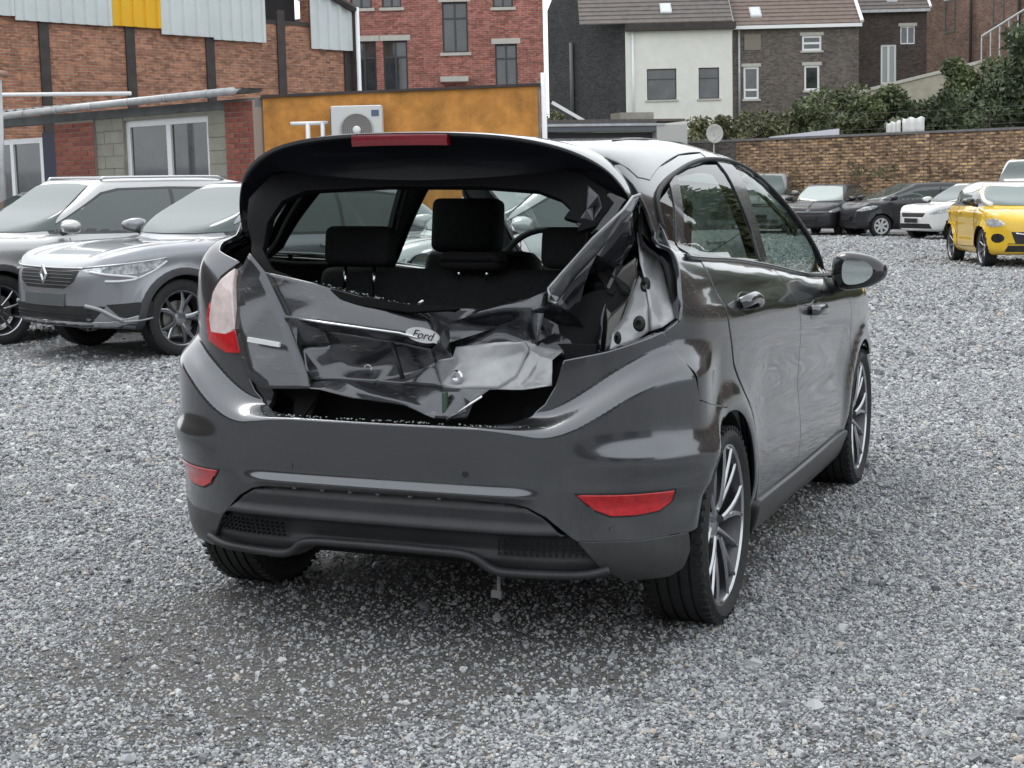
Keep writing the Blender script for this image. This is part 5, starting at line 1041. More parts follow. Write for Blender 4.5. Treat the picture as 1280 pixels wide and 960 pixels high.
TG_F = {'corner': ['A', 'B', 'b1', 'b2', 'b3', 'C', 'D', 'E', 'F', 'G', 'G2', 'H'], 'band': ['B', 'u1', 'u2', 'u3', 'c3', 'c2', 'c1', 'b1'], 'band2': ['b1', 'c1', 'c2', 'c3', 'h3', 'h2', 'h1', 'b2'], 'under': ['b2', 'h1', 'h2', 'h3', 'r4', 'r3', 'r2', 'r1'], 'left_recess': ['r1', 'r2', 'p2', 'p1'], 'rec2': ['b2', 'r1', 'p1', 'C', 'b3'], 'plate_a': ['p1', 'p2', 'p4', 'p3'], 'plate_b': ['r2', 'r3', 'p6', 'p5', 'p4', 'p2'], 'plate_c': ['r3', 'r4', 'p8', 'p7', 'p6'], 'plate_d': ['p3', 'p4', 'p5', 'k3', 'k2', 'k1'], 'plate_e': ['p5', 'p6', 'p7', 'k4', 'k3'], 'plate_f': ['p7', 'p8', 'k5', 'k4'], 'plate_g': ['C', 'p1', 'p3', 'k1'], 'lip_a': ['C', 'k1', 'l1', 'D'], 'lip_b': ['k1', 'k2', 'l2', 'l7', 'l1'], 'lip_c': ['k2', 'k3', 'l3', 'l2'], 'lip_d': ['k3', 'k4', 'k5', 'l4', 'l3'], 'lip_e': ['l2', 'l3', 'l4', 'l5', 'l6', 'l7'], 'lip_f': ['k5', 'q3', 'l5', 'l4'], 'notch': ['c3', 'u3', 'u4', 'n1', 'n2', 'n3', 'h3'], 'upper_r': ['u4', 'u5', 'u6', 'e2', 'e1', 'n2', 'n1'], 'upper_r2': ['u6', 'u7', 't1', 'e3', 'e2'], 'mid_r': ['n2', 'e1', 'e6', 'e5', 'n3'], 'mid_r2': ['e1', 'e2', 'e3', 'e6'], 'mid_r3': ['e3', 'e4', 'e5', 'e6'], 'gap_r': ['n3', 'e5', 'g11', 'g10', 'p8', 'r4', 'h3'], 'gap_r2': ['e5', 'e4', 'g2', 'g1', 'g11'], 'gap_r3': ['e4', 'e3', 'g3', 'g2'], 'pan_a': ['g11', 'g1', 'g8', 'g9', 'g10'], 'pan_b': ['g1', 'g2', 'g7', 'g8'], 'pan_c': ['g2', 'g3', 'g4', 'g5', 'g6', 'g7'], 'pan_d': ['g7', 'g6', 's1', 'g8'], 'pan_e': ['g8', 's1', 'k5', 'g9'], 'pan_f': ['g10', 'g9', 'k5', 'p8'], 'fold_a': ['g3', 'e3', 't1', 'g4'], 'fold_b': ['g4', 't1', 't3', 't2', 'g5'], 'fold_c': ['t1', 't5', 't6', 't3'], 'fold_d': ['t3', 't6', 't4', 't2'], 'fold_e': ['t6', 't8', 't9', 't7', 't4'], 'fold_f': ['t2', 't4', 't7', 'g6', 'g5'], 'low_a': ['k5', 's1', 'q1', 'q2', 'q3'], 'low_b': ['s1', 'g6', 'q4', 'q1']}
DM_P = {'a1': (0.6536, -0.295, 1.302), 'a2': (0.6491, -0.365, 1.2532), 'a3': (0.5676, -0.425, 1.1358), 'a4': (0.4818, -0.485, 1.0167), 'a5': (0.4753, -0.5, 1.0019), 'a6': (0.4443, -0.48, 1.0089), 'a7': (0.4401, -0.475, 1.04), 'a8': (0.4747, -0.465, 1.0804), 'a9': (0.559, -0.435, 1.1807), 'a10': (0.6319, -0.385, 1.2602), 'a11': (0.6445, -0.335, 1.2955), 'a12': (0.4594, -0.515, 1.0271), 'a13': (0.4972, -0.515, 1.0678), 'a14': (0.5793, -0.475, 1.171), 'd1': (0.6318, -0.26, 1.1715), 'd2': (0.6036, -0.3, 1.1039), 'd3': (0.5711, -0.34, 1.0253), 'd4': (0.5667, -0.37, 0.9427), 'd5': (0.5752, -0.41, 0.8575), 'd6': (0.4815, -0.43, 0.8289), 'd7': (0.4368, -0.44, 0.8558), 'd8': (0.4518, -0.38, 0.9221), 'd9': (0.4852, -0.3, 0.9748), 'd10': (0.5198, -0.33, 0.8967), 'd11': (0.502, -0.42, 0.9608), 'd12': (0.3871, -0.45, 0.8803), 'd13': (0.3801, -0.45, 0.976), 'd14': (0.4832, -0.28, 1.055), 'm1': (0.6327, -0.27, 1.1213), 'm2': (0.5965, -0.3, 1.0924), 'm3': (0.5606, -0.33, 1.0314), 'm4': (0.5786, -0.37, 0.943), 'm5': (0.5847, -0.41, 0.8624), 'm6': (0.6052, -0.4, 0.8689), 'm7': (0.616, -0.36, 0.9249), 'm8': (0.6311, -0.31, 1.0086), 'm9': (0.6378, -0.27, 1.0685), 'm10': (0.5944, -0.3, 1.0119), 'w1': (0.6135, -0.2, 1.1905), 'w2': (0.6338, -0.17, 1.1782), 'w3': (0.6681, -0.17, 1.1411), 'w4': (0.7022, -0.22, 1.0785), 'w5': (0.736, -0.27, 1.0082), 'w6': (0.7673, -0.33, 0.9538), 'w7': (0.7443, -0.38, 0.9323), 'w8': (0.7123, -0.39, 0.921), 'w9': (0.6924, -0.34, 0.9936), 'w10': (0.6654, -0.29, 1.0585), 'w11': (0.6388, -0.25, 1.1068), 'w12': (0.6739, -0.23, 1.0786), 'w13': (0.6948, -0.26, 1.0528), 'w14': (0.7215, -0.31, 0.9808), 's1': (0.6426, -0.27, 1.0686), 's2': (0.6702, -0.29, 1.0448), 's3': (0.6972, -0.34, 0.9824), 's4': (0.7094, -0.38, 0.9223), 's5': (0.6734, -0.4, 0.8937), 's6': (0.621, -0.42, 0.8713), 's7': (0.6053, -0.43, 0.8649), 's8': (0.6026, -0.4, 0.9165), 's9': (0.6238, -0.37, 0.9533), 's10': (0.6318, -0.32, 1.0139), 'c0': (0.6275, -0.2, 1.2925), 'c1': (0.643, -0.17, 1.2598), 'c2': (0.6822, -0.17, 1.2041), 'c3': (0.7204, -0.21, 1.1476), 'c4': (0.7514, -0.26, 1.0926), 'c5': (0.7828, -0.32, 0.9942), 'c6': (0.7873, -0.36, 0.9431), 'c7': (0.6093, -0.17, 1.1967), 'c8': (0.6156, -0.2, 1.2578), 'c9': (0.6543, -0.14, 1.1728), 'c10': (0.7134, -0.2, 1.0661), 'h1': (0.5372, -0.42, 1.3273), 'h2': (0.5679, -0.42, 1.3006), 'h3': (0.5764, -0.41, 1.2671), 'h4': (0.5539, -0.42, 1.2294), 'h5': (0.5361, -0.43, 1.2028), 'h6': (0.5053, -0.43, 1.2183), 'h7': (0.536, -0.43, 1.2607), 'h8': (0.5519, -0.4, 1.2693), 'j1': (0.5798, -0.37, 1.3138), 'j2': (0.6279, -0.35, 1.2867), 'j3': (0.6155, -0.37, 1.2465), 'j4': (0.5696, -0.41, 1.1845), 'j5': (0.5445, -0.42, 1.1936), 'j6': (0.5761, -0.38, 1.2601)}
DM_F = {'bent_hinge_plate': [['h1', 'h2', 'h8', 'h7'], ['h2', 'h3', 'h4', 'h8'], ['h8', 'h4', 'h5', 'h6', 'h7']], 'hanging_trim': [['j1', 'j2', 'j6'], ['j2', 'j3', 'j4', 'j6'], ['j6', 'j4', 'j5']], 'torn_pillar_strip': [['a1', 'a2', 'a3', 'a4', 'a5', 'a6', 'a12', 'a13', 'a14', 'a10', 'a11'], ['a10', 'a14', 'a9'], ['a14', 'a13', 'a8', 'a9'], ['a13', 'a12', 'a7', 'a8']], 'crumpled_inner_skin': [['a5', 'a4', 'a3', 'd14', 'd9', 'd11'], ['a3', 'a2', 'd1', 'd2', 'd14'], ['d14', 'd2', 'd3', 'd9'], ['d9', 'd3', 'd4', 'd10'], ['d11', 'd9', 'd10', 'd8'], ['d8', 'd10', 'd4', 'd5', 'd6'], ['a5', 'd11', 'd8', 'd7', 'd12', 'd13'], ['d8', 'd6', 'd7']], 'torn_flap': [['m1', 'm2', 'm10', 'm8', 'm9'], ['m2', 'm3', 'm4', 'm10'], ['m10', 'm4', 'm7', 'm8'], ['m4', 'm5', 'm6', 'm7']], 'bare_inner_panel': [['w1', 'w2', 'w3', 'w12', 'w11'], ['w3', 'w4', 'w13', 'w12'], ['w12', 'w13', 'w10', 'w11'], ['w4', 'w5', 'w14', 'w13'], ['w13', 'w14', 'w9', 'w10'], ['w5', 'w6', 'w7', 'w14'], ['w14', 'w7', 'w8', 'w9']], 'lamp_bracket': [['s1', 's2', 's3', 's4', 's5', 's6', 's7', 's8', 's9', 's10']], 'drain_channel': [['c8', 'c0', 'c1', 'c9', 'c7'], ['c7', 'c9', 'w3', 'w2', 'w1'], ['c9', 'c1', 'c2', 'c3', 'c10', 'w4', 'w3'], ['c10', 'c3', 'c4', 'c5', 'c6', 'w6', 'w5', 'w4']]}
hero_pts = {'strip0': (-0.4594, -0.6, 0.882), 'strip1': (-0.3494, -0.605, 0.8693)}
# ---------------------------------------------------------------- the damaged hatchback in front
PGREY = paint('magnetic_grey_paint', (.122, .127, .137), metal=.9, rough=.20, dust=.04)
PGREYD = mat('satin_grey_bumper_plastic', (.055, .057, .058), .42, metal=.3, coat=.3, coat_rough=.25, noise=.15, nscale=14)
TEXBLK = mat('grained_black_bumper', (.036, .037, .040), .38, spec=.4, noise=.2, nscale=9, bump=.15, bscale=500)
TRIMK = mat('dark_interior_trim', (.012, .012, .013), .8, noise=.3, nscale=10)
BARE = mat('primer_grey_steel', (.36, .365, .375), .42, metal=.35, coat=.25, noise=.25, nscale=9)
REDL = mat('red_lens', (.55, .006, .012), .18, coat=1., noise=.25, nscale=60)
CLRG = glass('clear_car_glass', (.74, .84, .81), .04); PRIV = glass('tinted_rear_glass', (.42, .48, .46), .12)
FRAMEK = mat('gloss_black_frame', (.004, .004, .005), .6, spec=.12)

hero = empty('wrecked_hatchback'); tag(hero, 'dark grey five door hatchback with smashed tailgate and torn right rear corner', 'car')
def hp(name, dom, outline, m=PGREY, **k): return panel(name, HF, dom, outline, m, hero, **k)
AR = .352
def arch_yz(a0, a1, n=14, cy=0., r=AR): return [(cy + r * math.cos(R(a)), .30 + r * math.sin(R(a))) for a in np.linspace(a0, a1, n)]
def yz_wrap(pts): return [(WRAP_R * math.atan2(.86, WRAP_Y - y), z) for y, z in pts]
# bumper
top = [(0, .662), (.20, .664), (.30, .673), (.345, .69), (.375, .722), (.398, .775), (.415, .845), (.50, .868), (.585, .90), (.628, .918)]
seam = [(.66, .86), (.688, .79), (.704, .722), (.77, .70), (.835, .682), (.900, .664)]
archb = yz_wrap(arch_yz(99, 170, 12))
low = [(.676, .357), (.556, .350), (.432, .352), (.40, .386), (.37, .421), (.333, .447), (.30, .456), (.2, .460), (0, .461)]
half = top + seam + archb + low
ea = np.arange(-1.05, 1.051, .011); ez = np.full(len(ea), .70)      # mesh rows that follow the bumper shelf
def shelf_rows(ks):
    out = []
    for k in ks:
        z_ = ez.copy()
        for _ in range(6):
            O, D, tm = dom_rays('wrap', np.stack([ea, z_], -1)); P_, ok_ = HF.cast(O, D, tm); x_ = np.abs(P_[:, 0])
            z_ = .5 * z_ + .5 * (.672 + .17 * sstep(x_, .45, .82) + k * (.013 + .042 * sstep(x_, .28, .65)))
        out.append(z_)
    return out
sr_ = shelf_rows(np.linspace(-1.7, 1.7, 23)); shelf_pts = np.concatenate([np.stack([ea, z_], -1) for z_ in sr_])
lip_pts = np.array([(a, z) for a in np.arange(-.5, .501, .012) for z in np.arange(.4645, .52, .0045)]); shelf_pts = np.concatenate([shelf_pts, lip_pts])
shelf_skip = lambda g: ((g[:, 1] < .525) & (np.abs(g[:, 0]) < .505)) | (g[:, 1] > np.interp(g[:, 0], ea, sr_[0]) - .004) & (g[:, 1] < np.interp(g[:, 0], ea, sr_[-1]) + .004)
hp('rear_bumper', 'wrap', half + [(-a, b) for a, b in half[::-1][1:-1]], res=.014, bres=.012, thick=.02, rim=.005, extra=shelf_pts, skip=shelf_skip)
cl = [(.436, .346), (.556, .344), (.674, .351), (.685, .30), (.672, .25), (.64, .228), (.542, .222), (.48, .275)]
for mir in (False, True): hp('bumper_corner', 'wrap', cl, PGREYD, res=.02, bres=.012, thick=.015, rim=.004, mirror=mir)
def ins_disp(P, N, ab):
    z = ab[:, 1]; x = np.abs(ab[:, 0])
    d = .030 * sstep(z, .452, .435) - .0 + .022 * np.exp(-((z - .375) / .012) ** 2) - .03 * sstep(z, .368, .355) + .02 * sstep(z, .30, .285) - .02 * sstep(z, .46, .44)
    edge = sstep(x, .50, .40) ; return P + N * (d * edge - .012)[:, None]
ih = [(0, .452), (.2, .451), (.297, .446), (.328, .438), (.362, .412), (.392, .377), (.428, .345), (.478, .272), (.538, .224), (.46, .222), (.33, .226), (.262, .232), (.228, .250), (.196, .276), (0, .281)]
hp('bumper_insert', 'wrap', ih + [(-a, b) for a, b in ih[::-1][1:-1]], TEXBLK, res=.010, bres=.01, thick=.012, rim=.003, disp=ins_disp)
# recess mesh and lip bar of the insert
for sx in (-1, 1):
    mb = MB()
    for i in range(16):
        for j in range(4):
            p = on_form(HF, 'wrap', [(sx * (.27 + i * .0135), .302 + j * .0125)], -.012)
            if len(p): mb.box(tuple(p[0]), (.006, .012, .007), rz=sx * .35)
    g = mb.build('honeycomb_grille', VOID, hero); tag(g, kind='stuff')
bar = [(-.50, .268), (-.44, .252), (-.30, .252), (-.255, .262), (-.205, .298), (-.1, .303), (.0, .304), (.1, .303), (.205, .298), (.255, .262), (.30, .252), (.44, .252), (.50, .268)]
bp = catmull([tuple(p) for p in on_form(HF, 'wrap', bar, .006)], False, 5); m_ = MB(); m_.tube(bp, .016, 10, flat=.8); m_.build('diffuser_bar', TEXBLK, hero, smooth=True)
# slot clips above the insert
for x in (-.22, -.15, -.08, -.01, .07, .14):
    p = on_form(HF, 'wrap', [(x, .455)], -.004)[0]; MB().box(tuple(p), (.010, .012, .004)).build('clip', mat('clip_grey', (.13, .13, .14), .5), hero)
for mir in (False, True):
    r = hp('rear_reflector', 'wrap', [(.431, .482), (.53, .480), (.631, .481), (.629, .452), (.602, .430), (.55, .422), (.50, .423), (.468, .440)], REDL, res=.012, bres=.01, off=.0055, thick=.012, rim=.003, mirror=mir)
    hp('reflector_surround', 'wrap', [(.424, .487), (.53, .485), (.637, .486), (.636, .450), (.606, .424), (.55, .416), (.498, .417), (.462, .436)], BLK, res=.012, bres=.01, off=.0025, thick=.004, rim=.001, mirror=mir)
for a, z in ((.201, .53), (-.231, .522), (.504, .38)):
    p = on_form(HF, 'wrap', [(a, z)], .001); n = HF.grad(p)[0]; q = MB(); q.tube([Vector(p[0]) - Vector(n) * .004, Vector(p[0]) + Vector(n) * .0015], .0095 if a > 0 and z > .5 else .011, 14)
    q.build('parking_sensor', GLOSSBLK if a > 0 and z > .5 else PGREY, hero, sharp=40)
# quarters, doors, wings
q_rear = [(-.26, 1.335), (-.225, 1.25), (-.205, 1.19), (-.255, 1.125), (-.30, 1.065), (-.322, 1.0), (-.345, .95), (-.398, .919)]
q_seam = [(-.384, .863), (-.353, .795), (-.346, .730), (-.25, .707), (-.15, .689), (-.052, .671)]
door_r = [(.445, .30), (.430, .38), (.385, .49), (.30, .59), (.18, .68), (.07, .78), (.0, .90), (-.03, 1.0), (-.045, 1.112)]
dlo_r = [(-.168, 1.124), (-.160, 1.20), (-.140, 1.29), (.03, 1.345), (.36, 1.394), (.71, 1.418)]
qr = q_rear + q_seam + arch_yz(98, 4, 16) + [(.362, .19), (.46, .19)] + door_r + dlo_r + [(.71, 1.440), (.36, 1.425), (.05, 1.385), (-.13, 1.375), (-.20, 1.395), (-.30, 1.385)]
hp('quarter_panel', 'side', qr, off=-.0025, res=.028, bres=.015, thick=.012, rim=.003)
left_q = [(-.185, 1.325), (-.25, 1.22), (-.33, 1.12), (-.40, 1.0), (-.44, .93)] + [(-.398, .919)] + q_seam + arch_yz(98, 4, 16) + [(.362, .19), (.46, .19)] + door_r + dlo_r + [(.71, 1.440), (.36, 1.425), (.05, 1.385), (-.13, 1.35)]
hp('quarter_panel', 'side', left_q, res=.035, mirror=True)
hp('quarter_shoulder', 'wrap', [(.532, .875), (.585, .903), (.628, .921), (.668, .928), (.70, 1.0), (.72, 1.07), (.73, 1.15), (.72, 1.24), (.66, 1.28), (.60, 1.2), (.54, 1.135), (.462, 1.105), (.50, 1.062), (.522, 1.01), (.538, .93)], res=.02, bres=.012, off=-.001, mirror=True)
rd = [(.455, .295), (.440, .385), (.395, .497), (.308, .60), (.188, .688), (.077, .787), (.008, .902), (-.022, 1.0), (-.037, 1.106), (.3, 1.088), (.6, 1.068), (.90, 1.045), (.925, 1.035), (.965, .97), (1.015, .895), (1.07, .80), (1.118, .70), (1.148, .55), (1.140, .40), (1.128, .295)]
fd = [(1.136, .295), (1.149, .40), (1.157, .55), (1.127, .70), (1.079, .80), (1.024, .897), (.975, .97), (.935, 1.035), (.95, 1.04), (1.3, 1.005), (1.6, .975), (1.9, .95), (2.0, .93), (2.13, .80), (2.19, .62), (2.185, .45), (2.12, .30)]
wing = [(2.125, .27), (2.194, .45), (2.199, .62), (2.139, .80), (2.01, .93), (2.1, .955), (2.35, .94), (2.65, .90), (2.9, .84), (3.05, .76), (3.08, .66), (3.02, .60), (2.90, .56)] + arch_yz(48, 176, 20, 2.489) + [(2.135, .19)]
for mir in (False, True):
    d = hp('rear_door', 'side', rd, res=.028 if not mir else .06, bres=.015, mirror=mir)
    d2 = hp('front_door', 'side', fd, res=.028 if not mir else .06, bres=.015, mirror=mir)
    hp('front_wing', 'side', wing, res=.03 if not mir else .06, bres=.015, mirror=mir)
    for dd, hy, hz in ((d, .16, .962), (d2, 1.22, .868)):
        s = -1 if mir else 1
        p0, p1 = [on_form(HF, 'side', [(hy + q, hz - q * .05)], .028)[0] for q in (0, .19)]; pm = on_form(HF, 'side', [(hy + .095, hz)], .036)[0]
        q = MB(); pts = catmull([on_form(HF, 'side', [(hy, hz)], .004)[0], p0 + (0, .02, 0), pm, p1 - (0, .02, 0), on_form(HF, 'side', [(hy + .19, hz - .01)], .004)[0]], False, 5)
        q.tube([(s * a, b, c) for a, b, c in pts], .013, 10, flat=1.5); q.build('handle', PGREY, dd, smooth=True)
        panel('handle_cup', HF, 'side', [(hy + .095 + .10 * math.cos(t), hz - .005 + .036 * math.sin(t)) for t in np.linspace(0, 6.0, 14)], GLOSSBLK, dd, res=.03, off=.0015, thick=.001, rim=.001, mirror=mir)
# sills
sl = [(.47, .19), (.46, .285), (1.1, .280), (1.6, .282), (2.12, .288), (2.13, .19), (1.3, .165)]
for mir in (False, True): hp('side_skirt', 'side', sl, PGREYD, res=.04, off=.018, thick=.06, rim=.008, mirror=mir)
# roof, bonnet, screen
def s2t(pts): return [(p[0], p[1]) for p in on_form(HF, 'side', pts)]
rail = s2t([(-.13, 1.345), (.05, 1.39), (.36, 1.43), (.71, 1.445), (1.0, 1.442), (1.25, 1.425), (1.36, 1.40)])
ro = [(0, -.36), (.3, -.345), (.48, -.31), (.575, -.26), (.62, -.21)] + rail + [(.42, 1.46), (0, 1.50)]
roof = hp('roof', 'top', ro + [(-a, b) for a, b in ro[::-1][1:-1]], res=.05, bres=.03)
ws = [(0, 1.515), (.42, 1.475), (rail[-1][0] - .01, rail[-1][1] + .02), (.62, 1.75), (.66, 2.1), (.66, 2.33), (.45, 2.48), (0, 2.56)]
hp('windscreen', 'top', ws + [(-a, b) for a, b in ws[::-1][1:-1]], CLRG, res=.08, thick=.004, rim=.001)
bo = [(0, 2.60), (.45, 2.52), (.70, 2.38), (.74, 2.7), (.70, 2.95), (.55, 3.10), (.3, 3.18), (0, 3.2)]
hp('bonnet', 'top', bo + [(-a, b) for a, b in bo[::-1][1:-1]], res=.08)
WRAPF_Y[0] = 2.4
fb = [(0, .56), (.5, .56), (.75, .58), (.86, .60), (.93, .30), (.8, .22), (0, .2)]
hp('front_bumper', 'wrapf', fb + [(-a, b) for a, b in fb[::-1][1:-1]], res=.05)
for mir in (False, True):
    hp('headlight', 'wrapf', [(.42, .60), (.62, .60), (.86, .63), (.95, .74), (.82, .74), (.6, .68)], glass('lamp_lens', (.8, .82, .84), .15), res=.04, mirror=mir)
    hp('a_pillar', 'side', [(1.10, 1.415), (1.36, 1.37), (1.50, 1.305), (1.70, 1.205), (1.92, 1.09), (2.15, .955), (2.40, .935), (2.1, 1.12), (1.8, 1.27), (1.55, 1.355), (1.34, 1.42), (1.12, 1.44)], res=.03, bres=.015, mirror=mir)
    hp('door_rail', 'side', [(.71, 1.418), (1.1, 1.414), (1.11, 1.442), (.71, 1.443)], res=.03, mirror=mir)
# window glass and pillars, right and left
qg = [(-.150, 1.132), (-.143, 1.20), (-.126, 1.280), (.038, 1.325), (-.095, 1.132)]
dv = [(-.095, 1.118), (-.090, 1.132), (.046, 1.335), (.168, 1.366), (-.040, 1.124), (-.045, 1.112)]
rg_ = [(-.043, 1.120), (.170, 1.360), (.36, 1.384), (.60, 1.402), (.83, 1.406), (.875, 1.18), (.862, 1.058), (.45, 1.088)]
bpil = [(.83, 1.412), (1.045, 1.408), (.985, 1.18), (.955, 1.05), (.862, 1.05), (.875, 1.18)]
fg = [(1.045, 1.402), (1.20, 1.385), (1.36, 1.352), (1.50, 1.29), (1.70, 1.192), (1.92, 1.078), (2.13, .955), (1.9, .955), (1.5, .992), (.957, 1.048), (.985, 1.18)]

for mir in (False, True):
    rs = .03 if not mir else .07
    hp('quarter_window', 'side', qg, PRIV, res=rs, thick=.004, rim=.001, off=-.006, mirror=mir)
    hp('window_divider', 'side', dv, SATK, res=rs, off=-.002, thick=.01, rim=.002, mirror=mir)
    hp('rear_door_window', 'side', rg_, PRIV, res=rs, thick=.004, rim=.001, off=-.008, mirror=mir)
    hp('centre_pillar', 'side', bpil, SATK, res=rs, off=-.002, thick=.02, rim=.003, mirror=mir)
    hp('front_door_window', 'side', fg, CLRG, res=rs, thick=.004, rim=.001, off=-.008, mirror=mir)
    s = -1 if mir else 1
    arc = catmull(dlo_r[1:] + [(1.1, 1.414), (1.36, 1.37), (1.50, 1.305), (1.70, 1.205), (1.92, 1.09), (2.15, .955)], False, 4)
    p = on_form(HF, 'side', arc, .001); MB().tube([(s * a, b, c) for a, b, c in p], .008, 8).build('window_seal', BLK, hero, smooth=True)
    p = on_form(HF, 'side', catmull([(-.165, 1.12), (-.045, 1.110), (.45, 1.082), (.93, 1.042), (1.5, .985), (2.14, .952)], False, 5), .003); MB().tube([(s * a, b, c) for a, b, c in p], .008, 8).build('belt_seal', SATK, hero, smooth=True)
    # inner trim walls
    hp('side_trim', 'side', [(-.16, .5), (-.30, .85), (-.30, 1.05), (-.17, 1.30), (.36, 1.41), (1.1, 1.42), (1.5, 1.31), (2.1, .97), (2.1, .35), (.5, .3), (.3, .62), (-.1, .7)], TRIMK, holes=[qg[::-1], rg_[::-1], fg[::-1]], res=.06, off=-.035, thick=.012, mirror=mir)
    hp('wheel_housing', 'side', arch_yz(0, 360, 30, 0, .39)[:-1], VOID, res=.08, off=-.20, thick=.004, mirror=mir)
    for cy in (0, 2.489):
        w = MB(); w.lathe([(0, .352), (.32, .352), (.32, .02)], 30, a0=-.02, a1=math.pi + .02)
        ob = w.build('wheel_arch_liner', VOID, hero, smooth=True)
        for v in ob.data.vertices: x, y, z = v.co; v.co = (s * (.825 - x), y + cy, z + .30)
p = on_form(HF, 'top', [(.475, .0), (.485, .3), (.49, .7), (.48, 1.1)], -.001); MB().tube(p, .004, 6).build('roof_joint', BLK, hero, smooth=True)
p = on_form(HF, 'top', [(-.475, .0), (-.485, .3), (-.49, .7), (-.48, 1.1)], -.001); MB().tube(p, .003, 6).build('roof_joint', BLK, hero, smooth=True)
# tailgate: upper frame round the missing glass
win = [tuple(q) for q in catmull([(-.37, 1.318), (-.1, 1.330), (.2, 1.328), (.38, 1.315), (.475, 1.285), (.52, 1.235), (.51, 1.165), (.40, 1.062), (.2, .998), (.05, .992), (-.11, 1.010), (-.30, 1.048), (-.42, 1.082), (-.475, 1.14), (-.475, 1.22), (-.44, 1.285)], True, 3)]
fr0 = [(-.50, 1.36), (-.3, 1.40), (0, 1.415), (.3, 1.40), (.50, 1.36), (.60, 1.285), (.575, 1.21), (.50, 1.09), (.36, 1.01), (.2, .965), (.05, .965), (-.11, .99), (-.30, 1.03), (-.43, 1.068), (-.50, 1.115), (-.545, 1.20), (-.57, 1.29)]
outer = [(.60, 1.29), (.50, 1.36), (.3, 1.40), (0, 1.415), (-.3, 1.40), (-.50, 1.36), (-.57, 1.29), (-.545, 1.20), (-.50, 1.115), (-.43, 1.068), (-.30, 1.03), (-.11, .988), (.05, .972), (.20, .984)]
inner = [(.12, .990), (.05, .990), (-.11, 1.008), (-.30, 1.048), (-.42, 1.082), (-.475, 1.14), (-.475, 1.22), (-.44, 1.285), (-.37, 1.318), (-.1, 1.330), (.2, 1.328), (.38, 1.315), (.455, 1.290), (.49, 1.262), (.475, 1.238), (.525, 1.225), (.515, 1.20), (.56, 1.215)]
hp('tailgate_frame', 'rear', outer + inner, FRAMEK, res=.03, bres=.012, off=.004, thick=.02)
# crumpled skin
from mathutils import noise as mnoise
def crumple(name, P, polys, m, amp=.006, cuts=3, sharp=24, th=.002, freq=14., soft=0):
    idx = {}; V = []; Fc = []
    for pl in polys:
        f = []
        for k in pl:
            if k not in idx: idx[k] = len(V); V.append(P[k])
            f.append(idx[k])
        Fc.append(f)
    bm = bmesh.new(); vs = [bm.verts.new(v) for v in V]
    for f in Fc:
        try: bm.faces.new([vs[i] for i in f])
        except Exception as e: print('crumple', name, f, e)
    bmesh.ops.recalc_face_normals(bm, faces=bm.faces)
    bmesh.ops.triangulate(bm, faces=bm.faces)
    orig = set(bm.verts)
    bmesh.ops.subdivide_edges(bm, edges=bm.edges[:], cuts=cuts, use_grid_fill=True)
    if soft:
        for _ in range(soft): bmesh.ops.smooth_vert(bm, verts=[v for v in bm.verts if not v.is_boundary], factor=.5, use_axis_x=False, use_axis_y=True, use_axis_z=False)
    for v in bm.verts:
        q = Vector((v.co.x, v.co.y * .3, v.co.z)) * freq
        d = mnoise.noise(q) * amp + abs(mnoise.noise(q * 2.3 + Vector((3, 1, 7)))) * amp * .7
        v.co.y += d - amp * .3
    me = bpy.data.meshes.new(name); bm.to_mesh(me); bm.free(); me.materials.append(m)
    for p in me.polygons: p.use_smooth = True
    me.set_sharp_from_angle(angle=R(sharp)); o = bpy.data.objects.new(name, me); COL.objects.link(o); o.parent = hero
    md = o.modifiers.new('solid', 'SOLIDIFY'); md.thickness = th; md.offset = 0
    return o
SCUF = scuffed('scuffed_grey_paint', (.085, .088, .096))
def tg(name, keys, **k): return crumple(name, TG_P, [TG_F[q] for q in keys], k.pop('m', SCUF), **k)
tg('tailgate_corner', ['corner'], amp=.0012, sharp=60, freq=4, cuts=4)
tg('tailgate_upper_band', ['band', 'band2', 'under', 'left_recess', 'rec2'], amp=.0025, freq=6, sharp=40, cuts=5, soft=3)
tg('number_plate_recess', ['plate_a', 'plate_b', 'plate_c', 'plate_d', 'plate_e', 'plate_f', 'plate_g'], amp=.007, freq=8, sharp=50, cuts=5, soft=8)
tg('tailgate_lower_lip', ['lip_a', 'lip_b', 'lip_c', 'lip_d', 'lip_e', 'lip_f', 'low_a', 'low_b'], amp=.006, freq=8, sharp=50, cuts=5, soft=7)
tg('tailgate_right_skin', ['notch', 'upper_r', 'upper_r2', 'mid_r', 'mid_r2', 'mid_r3', 'gap_r', 'gap_r2', 'gap_r3'], amp=.008, freq=8, sharp=50, cuts=5, soft=6)
tg('bent_number_plate_panel', ['pan_a', 'pan_b', 'pan_c', 'pan_d', 'pan_e', 'pan_f'], m=BARE, amp=.005, freq=8, sharp=50, cuts=5, soft=6)
tg('torn_tailgate_fold', ['fold_a', 'fold_b', 'fold_c', 'fold_d', 'fold_e', 'fold_f'], m=BARE, amp=.014, freq=14)
dm_m = dict(torn_pillar_strip=mat('bent_strip_grey', (.17, .175, .185), .3, metal=.5, coat=.5), crumpled_inner_skin=mat('crushed_dark_gloss', (.022, .023, .028), .2, metal=.4, coat=.8), torn_flap=mat('flap_brown_grey', (.09, .085, .082), .4, metal=.3, coat=.5), bare_inner_panel=BARE, lamp_bracket=BARE, drain_channel=PGREY, bent_hinge_plate=mat('hinge_grey', (.075, .078, .085), .35, metal=.4, coat=.3), hanging_trim=GLOSSBLK)
for nm, pl in DM_F.items(): crumple(nm, DM_P, pl, dm_m[nm], amp=.030 if 'crumpled' in nm else .006, sharp=24, freq=12 if 'crumpled' in nm else 8)
